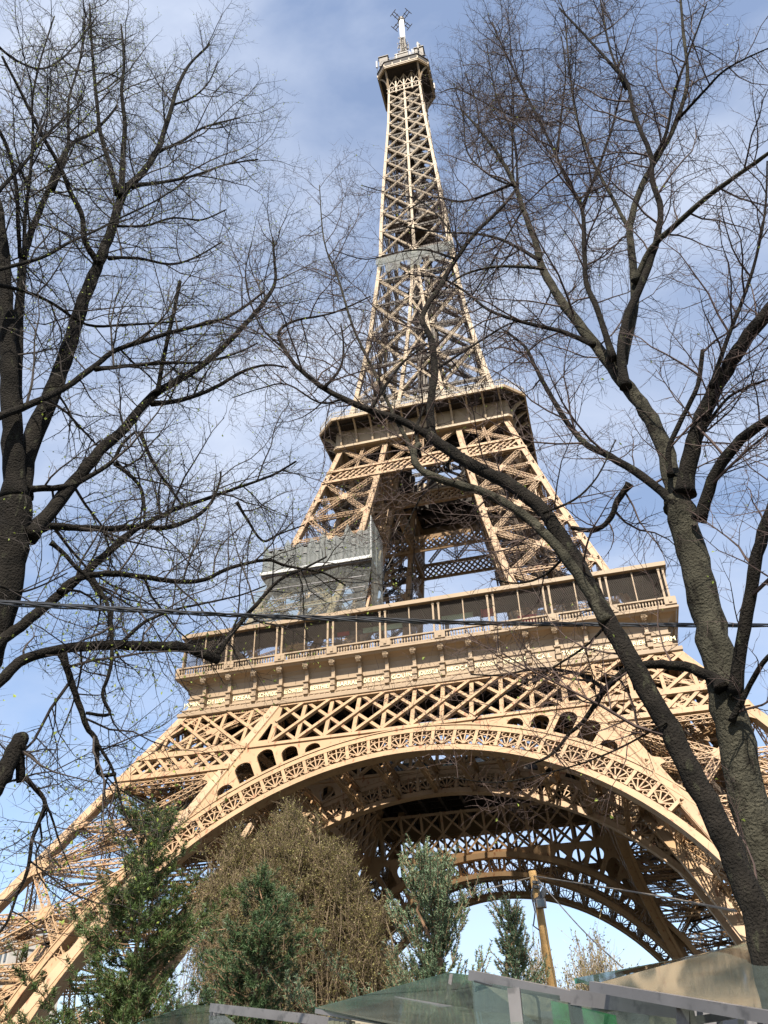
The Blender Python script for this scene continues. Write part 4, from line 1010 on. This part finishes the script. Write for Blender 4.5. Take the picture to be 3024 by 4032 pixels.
# ================================================================== CONIFERS AND SHRUBS
def conifer(name, label, x, ytop, hd, wpx, seed, needle, shoot, nl, bark, sp=.28, up=.3, dens=1, group=None, tip=.0, ragged=.35):
    rr = random.Random(seed); top = at(x, ytop, hd); H = top.z; W_ = pxr(at(x, 2100, hd), wpx)
    t = thing(name, (top.x, top.y, 0), label, 'tree', group)
    mb = MB(); tr = [V3(rr.uniform(-.05, .05)*i, rr.uniform(-.05, .05)*i, H*i/7) for i in range(8)]; mb.tube(tr, [.17*(1-i/7.3) for i in range(8)], 8)
    tk = mb.obj('trunk', bark, t, True)
    br = MB(); nd = MB(); z = .6
    def rvec(): return Vector((rr.gauss(0, 1), rr.gauss(0, 1), rr.gauss(0, 1))).normalized()
    def shootf(p, d, ln):
        d.normalize(); k = int(nl*rr.uniform(.8, 1.2))
        br.tube([p, p+d*ln], [.012, .006], 3, False)
        for i in range(k):
            f = rr.random(); q = p+d*(ln*f); s_ = d.cross(rvec()).normalized(); dr = (s_+d*rr.uniform(.35, 1.1)).normalized(); nl_ = needle*rr.uniform(.7, 1.2)
            w_ = dr.cross(rvec()).normalized()*(needle*.075 if needle > .1 else needle*.16)
            nd.add([q-w_, q+w_, q+dr*nl_], [(0, 1, 2)])
    while z < H-.15:
        f = z/H; n = 5 if f > .8 else 6; L0 = W_*1.75*(1.02-f)**.62*(.75+.35*math.sin(z*2.1+seed)+.15*math.sin(z*5.3))
        for i in range(n):
            a = rr.random()*6.283; ln = max(.25, L0*rr.uniform(1-ragged, 1+ragged*.4)*(1+.3*math.sin(2*a+z*1.3+seed))); d = V3(math.cos(a), math.sin(a), up*rr.uniform(.3, 1.3)+.7*max(0, f-.75)*3)
            base = V3(0, 0, z+rr.uniform(-.1, .1)); p = base; pts = [p]; sg = 5
            for k in range(sg): p = p+(d.normalized()+V3(0, 0, .12*k-.12)+rvec()*.1)*(ln/sg); pts.append(p)
            br.tube(pts, [.035*(1-k/6.)*(1.2-f) for k in range(sg+1)], 4, False)
            dist = ln*.22
            while dist < ln:
                u = dist/ln*sg; k = min(sg-1, int(u)); P0 = pts[k]+(pts[k+1]-pts[k])*(u-k); dd = (pts[k+1]-pts[k]).normalized()
                for _ in range(2):
                    sd = dd.cross(rvec()).normalized(); shootf(P0, dd*.7+sd*.9+V3(0, 0, up+tip), shoot*rr.uniform(.6, 1.3))
                    if rr.random() < .6: shootf(P0+sd*.5*shoot, dd+sd*.2+V3(0, 0, up+tip), shoot*rr.uniform(.6, 1.2))
                dist += sp/dens*rr.uniform(.6, 1.3)
            shootf(pts[-1], dd+V3(0, 0, tip), shoot*1.3)
        z += .32/dens*rr.uniform(.7, 1.2)
    shootf(V3(0, 0, H-.5), V3(0, 0, 1), .7)
    br.obj('branches', bark, t); nd.obj('crown', leafmat(name+'_needles', PCOL[seed], .15), t)
    print(name, len(nd.f))
PCOL = {101: (.062, .098, .026), 102: (.055, .095, .036), 103: (.14, .20, .11), 104: (.12, .18, .10), 105: (.06, .11, .045)}
PBARK = mat('pine_bark', (.20, .12, .07), .85, 0, .3, 3)
conifer('pine_tree', 'tallest dark green pine in front of the left leg of the tower', 335, 1765, 28, 350, 101, .15, .34, 34, PBARK, .26, .35, dens=1.15, ragged=.55)
conifer('pine_tree', 'shorter dark bluish green pine between the tall pine and the brown weeping tree', 565, 1900, 25, 300, 102, .14, .30, 34, PBARK, .25, .3, dens=1.15, ragged=.55)
conifer('spruce_tree', 'pale blue green spruce with upright shoots in front of the arch', 925, 1865, 19, 300, 103, .07, .34, 44, PBARK, .25, .7, tip=.5, ragged=.5, dens=1.5)
conifer('spruce_tree', 'small pale spruce with a thin pointed leader left of the wooden pole', 1095, 1958, 19, 110, 104, .07, .3, 44, PBARK, .25, .7, tip=.5, ragged=.5, dens=1.3)
def weeping(name, label, x, ytop, hd, wpx, seed, n, mt, bud, lobes=((0, 1, 0, 1),), hang=.65, group=None):
    """lobes: (sideways shift, depth shift, height factor, width factor) in crown widths"""
    rr = random.Random(seed); top = at(x, ytop, hd); H = top.z; W_ = pxr(at(x, 2000, hd), wpx); sx = V3(RR.x, RR.y, 0).normalized(); sy = V3(-sx.y, sx.x, 0)
    t = thing(name, (top.x, top.y, 0), label, 'tree', group)
    mb = MB(); br = MB(); bd = MB(); gv = lambda s_: V3(rr.gauss(0, s_), rr.gauss(0, s_), rr.gauss(0, s_*.6))
    for i, (lx, ly, lh, lw) in enumerate(lobes):
        c = sx*(lx*W_)+sy*(ly*W_)
        for k in range(3):
            a = i*.9+k*2.1; o = V3(math.cos(a), math.sin(a), 0)
            mb.tube(smooth([o*.15, c*.25+o*.3+V3(0, 0, H*.25), c*.8+o*W_*lw*.15+V3(0, 0, H*lh*.55), c+o*W_*lw*.4+V3(0, 0, H*lh*.86)], 3), [.13-.011*q for q in range(10)], 6)
    mb.obj('trunk', mt, t, True)
    wt = [l[3]**2 for l in lobes]
    for i in range(n):
        lx, ly, lh, lw = rr.choices(lobes, wt)[0]; c = sx*(lx*W_)+sy*(ly*W_)
        a = rr.random()*6.283; f = math.sqrt(rr.random()); R = W_*lw*f; o = V3(math.cos(a), math.sin(a), 0); ht = H*lh*(1-.30*f**2)*rr.uniform(.86, 1.02)
        st = c*.7+o*R*.35+V3(0, 0, ht*rr.uniform(.35, .7)); pk = c+o*R*.9+V3(0, 0, ht); hg = hang*rr.uniform(.15, 1)*(.35+.65*f)
        en = c+o*R*1.1+V3(0, 0, ht*(1-hg))+gv(.25)
        pts = smooth([st, lerp(st, pk, .6)+gv(.25), pk+gv(.2), lerp(pk, en, .5)+gv(.2), en], 3)
        br.tube(pts, [.020*(1-k/len(pts))+.006 for k in range(len(pts))], 3, False)
        for k in range(2, len(pts)-1):
            upr = k < 8
            for _ in range(6 if upr else 3):
                d = V3(rr.gauss(0, 1), rr.gauss(0, 1), rr.gauss(.9, .7) if upr else rr.gauss(-.5, .8)).normalized(); ln = rr.uniform(.2, .8); q = pts[k]+(pts[k+1]-pts[k])*rr.random(); e = q+d*ln; m_ = lerp(q, e, .5)+gv(.05)
                br.tube([q, m_, e], [.008, .006, .004], 3, False)
                for _ in range(bud if upr else bud//2):
                    c_ = lerp(q, e, rr.random()); u = V3(rr.gauss(0, 1), rr.gauss(0, 1), rr.gauss(0, 1)).normalized()*.055; v = u.cross(V3(.3, .5, .8)).normalized()*.026
                    bd.add([c_, c_+u*.5+v, c_+u, c_+u*.5-v], [(0, 1, 2, 3)])
    br.obj('crown', mt, t)
    if bd.v: bd.obj('buds', BUD, t)
    print(name, len(br.f), len(bd.f))
BROWN = mat('brown_twigs', (.12, .085, .05), .8, 0, .3, 1.5)
BRG2 = mat('straw_twigs', (.19, .14, .08), .8, 0, .3, 1.5)
BRG = mat('tan_twigs', (.22, .17, .11), .8, 0, .2, 1.5)
weeping('weeping_tree', 'broad brown weeping tree with drooping twigs and tiny yellow buds under the arch', 640, 1745, 36, 440, 201, 1150, BROWN, 6, ((-.05, 0, 1, .55), (-.55, -.1, .93, .42), (.38, -.1, .90, .45), (.78, -.2, .70, .35), (-.2, -.4, .80, .5)))
weeping('shrub', 'brown twiggy shrub spilling over beside the weeping tree above the glass canopy', 800, 1950, 26, 190, 202, 380, BRG2, 3, hang=.95)
weeping('shrub', 'low brown leafless shrub between the two pines', 470, 2030, 34, 170, 206, 160, BROWN, 2, hang=.4)
def brush(name, label, x, ytop, hd, wpx, seed, n, mt, group=None):
    rr = random.Random(seed); top = at(x, ytop, hd); H = top.z; W_ = pxr(at(x, 2050, hd), wpx)
    t = thing(name, (top.x, top.y, 0), label, 'tree', group); mb = MB(); br = MB(); bd = MB()
    mb.tube([V3(0, 0, 0), V3(.1, 0, H*.4), V3(0, 0, H*.7)], [.2, .14, .05], 7); mb.obj('trunk', mt, t, True)
    for i in range(n):
        a = rr.random()*6.283; f = math.sqrt(rr.random()); R = W_*f; zt = H*(1-.3*f*f)*rr.uniform(.8, 1); p = V3(0, 0, H*rr.uniform(.2, .5)); e = V3(R*math.cos(a), R*math.sin(a), zt)
        m_ = lerp(p, e, .5)+V3(R*.25*math.cos(a), R*.25*math.sin(a), -.3); pts = smooth([p, m_, e], 3); br.tube(pts, [.03*(1-k/8)+.006 for k in range(len(pts))], 3, False)
        for k in range(1, len(pts)-1):
            for _ in range(3):
                q = pts[k]+(pts[k+1]-pts[k])*rr.random(); d = V3(rr.gauss(0, .5), rr.gauss(0, .5), 1).normalized(); e2 = q+d*rr.uniform(.4, 1.3); br.tube([q, lerp(q, e2, .5)+V3(rr.gauss(0, .05), rr.gauss(0, .05), 0), e2], [.012, .009, .006], 3, False)
                for _ in range(3):
                    c = lerp(q, e2, rr.random()); u = Vector((rr.gauss(0, 1), rr.gauss(0, 1), rr.gauss(.5, 1))).normalized()*.12; v = u.cross(V3(.3, .5, .8)).normalized()*.03; bd.add([c, c+u*.5+v, c+u, c+u*.5-v], [(0, 1, 2, 3)])
    br.obj('crown', mt, t); bd.obj('buds', BUD, t)
G_ = None
brush('budding_tree', 'pale budding tree with upright twigs just right of the wooden pole', 1265, 2000, 42, 150, 301, 120, BRG)
brush('budding_tree', 'smaller pale budding tree between the small spruce and the wooden pole', 1150, 2010, 42, 90, 302, 70, BRG)
# ================================================================== POLE, WIRES
pt, pb = at(1150, 1882, 22), at(1196, 2140, 22); dr = (pb-pt); base = pt+dr*(pt.z/-dr.z)
t = thing('wooden_pole', base, 'leaning yellow wooden pole with a floodlight, standing in front of the far arch', 'pole')
mb = MB(); q = [lerp(base, pt, i/8)-base+V3(.012*math.sin(i*2), 0, 0) for i in range(9)]; mb.tube(q, [.135-.045*i/8 for i in range(9)], 10); pole = mb.obj('shaft', WOOD, t, True)
fl = at(1168, 1952, 21.7)-base; mb = MB(); mb.box(fl.x-.09, fl.x+.12, fl.y-.08, fl.y+.1, fl.z-.09, fl.z+.09); mb.beam(fl, fl+V3(-.2, .3, .15), .05, .05); f_ = mb.obj('floodlight', GREYM, t)
mb = MB(); mb.box(fl.x-.07, fl.x+.10, fl.y-.09, fl.y-.083, fl.z-.07, fl.z+.07); mb.obj('lamp_glass', DGLASS, f_)
f2 = at(1172, 1935, 21.7)-base; mb = MB(); mb.beam(f2+V3(-.1, 0, -.12), f2+V3(.08, 0, .14), .12, .12); mb.beam(f2, f2+V3(-.2, .1, -.05), .04, .04); mb.obj('junction_box', CABLE, t)
mb = MB(); mb.tube([at(1152, 1912, 21.8)-base, at(1148, 1935, 21.8)-base, at(1156, 1970, 21.8)-base, at(1152, 2000, 21.8)-base, at(1166, 2010, 21.8)-base], .018, 5)
for yy in (1905, 1915): mb.beam(at(1150, yy, 21.86)-base, at(1168, yy+2, 21.86)-base, .06, .06)
mb.obj('cable_loop', CABLE, t)
def wire(name, label, pts, r, m, sag=0):
    mb = MB(); P_ = smooth([at(*p) for p in pts], 6); mb.tube(P_, r, 5); o = mb.obj(name, m); return tag(o, label, 'cable')
wire('guy_wire', 'thin wire sloping down to the right from the wooden pole', [(1158, 1895, 21.8), (1250, 2000, 17), (1345, 2090, 13)], .012, STEELC)
wire('span_wire', 'thin pale wire stretched from the wooden pole to the trees on the right', [(1152, 1892, 22), (1250, 1908, 18), (1400, 1932, 14), (1590, 1968, 10)], .014, STEELC)
wire('span_wire', 'thin pale wire stretched from the wooden pole to the left behind the spruce', [(1152, 1894, 22), (1040, 1925, 21), (900, 1975, 20)], .014, STEELC)
def bundle(name, label, pts, R_, r, n, turns, m):
    t0 = [at(*p) for p in pts]; A = smooth(t0, 30); mb = MB(); m_ = len(A)
    for k in range(n):
        L2 = []
        for i, c in enumerate(A):
            d = (A[min(i+1, m_-1)]-A[max(i-1, 0)]).normalized(); x = d.cross(V3(0, 0, 1)).normalized(); y = d.cross(x); g = 2*PI*(turns*i/m_+k/n); L2.append(c+x*(R_*math.cos(g))+y*(R_*math.sin(g)))
        mb.tube(L2, r, 6)
    return tag(mb.obj(name, m, None, True), label, 'cable')
bundle('overhead_cable', 'thick twisted black cable strung across the whole view in front of the first floor', [(-80, 1299, 6.6), (200, 1314, 7.0), (420, 1325, 7.3), (640, 1335, 7.6), (860, 1342, 8.0), (1100, 1348, 8.6), (1400, 1351, 9.4), (1760, 1352, 10.6)], .014, .0095, 3, 9, CABLE)
bundle('overhead_cable', 'thinner black cable sagging just above the thick twisted one', [(-80, 1293, 6.7), (250, 1312, 7.1), (520, 1327, 7.4), (760, 1333, 7.8), (1000, 1342, 8.3), (1300, 1346, 9.2), (1760, 1349, 10.7)], .006, .006, 2, 10, CABLE)
# ================================================================== GLASS CANOPIES
def slab(mb, pts, th=.03):
    n = (pts[1]-pts[0]).cross(pts[2]-pts[0]).normalized()*th; m = len(pts); v = list(pts)+[p+n for p in pts]
    mb.add(v, [tuple(range(m))[::-1], tuple(range(m, 2*m))]+[(i, (i+1) % m, m+(i+1) % m, m+i) for i in range(m)])
EDGE = mat('green_glass_edge', (.05, .16, .13), .2); SHUT = mat('beige_shutter', (.22, .19, .14), .7); GREEN = mat('green_panel', (.03, .20, .06), .5); STRIPE = mat('striped_awning', (.35, .31, .25), .8)
def canopy(label, quad, rails, edges, posts_, extra=()):
    o = quad[0].copy(); t = thing('glass_canopy', (o.x, o.y, 0), label, 'canopy'); o.z = 0
    mb = MB(); slab(mb, [p-o for p in quad], .02); gp = mb.obj('glass_roof', GLASS, t)
    mb = MB()
    for a, b in edges: mb.beam(a-o, b-o, .03, .035)
    mb.obj('glass_edge', EDGE, gp)
    for a, b, w_, h_ in rails: m2 = MB(); m2.beam(a-o, b-o, w_, h_); m2.obj('rail', ALU, t)
    for p in posts_: m2 = MB(); m2.box(p.x-o.x-.05, p.x-o.x+.05, p.y-o.y-.05, p.y-o.y+.05, 0, p.z-.02); m2.obj('post', ALU, t)
    for nm, fn, mt in extra: m2 = MB(); fn(m2, o); m2.obj(nm, mt, t)
    return t
# right canopy
q0, q1, q2, q3, q4 = at(1245, 2119, 7.2), at(1463, 2077, 8.6), at(1690, 2022, 9.2), at(1720, 2212, 5.2), at(1283, 2133, 6.6)
def wallr(m2, o):
    a, b = at(1480, 2170, 11.6)-o, at(1760, 2120, 12.2)-o; slab(m2, [V3(a.x, a.y, 0), V3(b.x, b.y, 0), b, a], .1)
canopy('large glass canopy at the bottom right corner under the bare trees', [q0, q4, q3, q2, q1],
       [(at(1280, 2131, 6.6), at(1730, 2209, 5.2), .05, .06), (at(1500, 2091, 8.0), at(1700, 2128, 7.0), .04, .035), (at(1475, 2172, 6.0), at(1475, 2260, 6.0), .07, .07), (at(1500, 2205, 8.8), at(1690, 2175, 8.9), .05, .06)],
       [(q0, q1), (q1, q2)], [at(1478, 2176, 6.1)],
       [('back_wall', wallr, GREYM),
        ('shutter', lambda m2, o: [m2.beam(at(x, 2150, 9.3)-o, at(x+4, 2230, 9.3)-o, .25, .05) for x in (1510, 1552, 1598, 1640)], GREYM),
        ('red_bag', lambda m2, o: m2.tube([at(1627, 2160, 8.8)-o, at(1628, 2172, 8.8)-o, at(1628, 2182, 8.8)-o], [.09, .15, .12], 8), REDM)])
# middle canopy
q0, q1, q2 = at(684, 2181, 9.5), at(970, 2104, 12.5), at(1018, 2110, 12.3); q3, q4 = at(1180, 2230, 7.5), at(900, 2230, 8.2)
def stripes(m2, o):
    for k in range(16): a = at(715+k*11, 2192+k*1.2, 9.6)-o; m2.box(a.x-.03, a.x+.03, a.y, a.y+.04, a.z-.5, a.z-.05)
def gpan(m2, o):
    a, b = at(1060, 2165, 11.5)-o, at(1105, 2172, 11.5)-o; slab(m2, [V3(a.x, a.y, 1), V3(b.x, b.y, 1), b, a], .06)
def bwall(m2, o):
    a, b = at(760, 2168, 13)-o, at(1200, 2150, 13.2)-o; slab(m2, [V3(a.x, a.y, 0), V3(b.x, b.y, 0), b, a], .1)
canopy('middle glass canopy with a peaked glass roof in front of the pale spruce', [q0, q4, q3, q2, q1],
       [(at(855, 2158, 10.2), at(1160, 2210, 8.6), .04, .045), (at(684, 2184, 9.5), at(900, 2222, 8.5), .04, .04), (at(975, 2108, 12.2), at(960, 2212, 9), .04, .05)],
       [(q0, q1), (q1, q2)], [at(1148, 2200, 8.9)], [('striped_curtain', stripes, STRIPE), ('green_panel', gpan, GREEN), ('back_wall', bwall, SHUT)])
# long beam kiosk with glass front
a, b, c = at(1019, 2107, 9.0), at(1240, 2154, 8.0), at(1490, 2184, 7.2)
def kf(m2, o):
    for x, y in ((1240, 2160), (1478, 2188), (1110, 2135)): p = at(x, y, 8.05); m2.box(p.x-o.x-.05, p.x-o.x+.05, p.y-o.y-.04, p.y-o.y+.04, 0, p.z)
def kg(m2, o):
    p, q = at(1022, 2118, 8.9)-o, at(1470, 2195, 7.3)-o; slab(m2, [V3(p.x, p.y, 0), V3(q.x, q.y, 0), q, p], .02)
def kw(m2, o):
    for x in (1180, 1262, 1330, 1372): p = at(x, 2160, 10); m2.box(p.x-o.x-.1, p.x-o.x+.1, p.y-o.y, p.y-o.y+.1, 0, p.z-.1)
t = thing('glass_kiosk', (a.x, a.y, 0), 'glass fronted kiosk with a long grey metal beam between the two larger canopies', 'kiosk'); o = V3(a.x, a.y, 0)
mb = MB(); mb.beam(a-o, b-o, .08, .085, (0, 0, 1)); mb.beam(b-o, c-o, .08, .11, (0, 0, 1)); mb.obj('roof_beam', ALU, t)
for f_n, nm, mt in ((kg, 'glass_front', GLASS), (kw, 'shutter', GREYM)): m2 = MB(); f_n(m2, o); m2.obj(nm, mt, t)
for x, y in ((1240, 2160), (1478, 2188), (1110, 2135)): p = at(x, y, 8.05); m2 = MB(); m2.box(p.x-o.x-.05, p.x-o.x+.05, p.y-o.y-.04, p.y-o.y+.04, 0, p.z); m2.obj('post', ALU, t)
p, q = at(1190, 2163, 9.8)-o, at(1330, 2195, 9.8)-o; m2 = MB(); slab(m2, [V3(p.x, p.y, 0), V3(q.x, q.y, 0), q, p], .06); m2.obj('green_panel', GREEN, t)
p, q = at(1050, 2125, 11)-o, at(1480, 2180, 11)-o; m2 = MB(); slab(m2, [V3(p.x, p.y, 0), V3(q.x, q.y, 0), q, p], .06); m2.obj('back_wall', SHUT, t)
m2 = MB(); m2.tube(smooth([at(1025, 2119, 8.8)-o, at(1090, 2136, 8.6)-o, at(1150, 2148, 8.4)-o, at(1163, 2170, 8.3)-o, at(1168, 2230, 8.3)-o], 4), .012, 5); m2.obj('hanging_cable', CABLE, t)
# left canopy
q0, q1, q2 = at(300, 2213, 11), at(410, 2174, 13), at(460, 2176, 12.6); q3 = at(560, 2260, 8.5); q4 = at(330, 2260, 9)
canopy('low glass canopy and pale awning beam at the bottom below the pines', [q0, q4, q3, q2, q1],
       [(at(459, 2177, 11.5), at(684, 2203, 10.0), .08, .09), (at(684, 2203, 10.0), at(760, 2216, 9.6), .08, .08)], [(q0, q1), (q1, q2)], [at(470, 2185, 11.4)],
       [('hook', lambda m2, o: m2.tube([at(457, 2186, 11.2)-o, at(457, 2194, 11.2)-o, at(462, 2197, 11.2)-o, at(466, 2193, 11.2)-o, at(466, 2188, 11.2)-o], .02, 6), CABLE),
        ('white_panel', lambda m2, o: slab(m2, [at(320, 2230, 12)-o, at(420, 2240, 12)-o, at(420, 2198, 12.4)-o, at(330, 2206, 12.4)-o], .05), WHITE)])
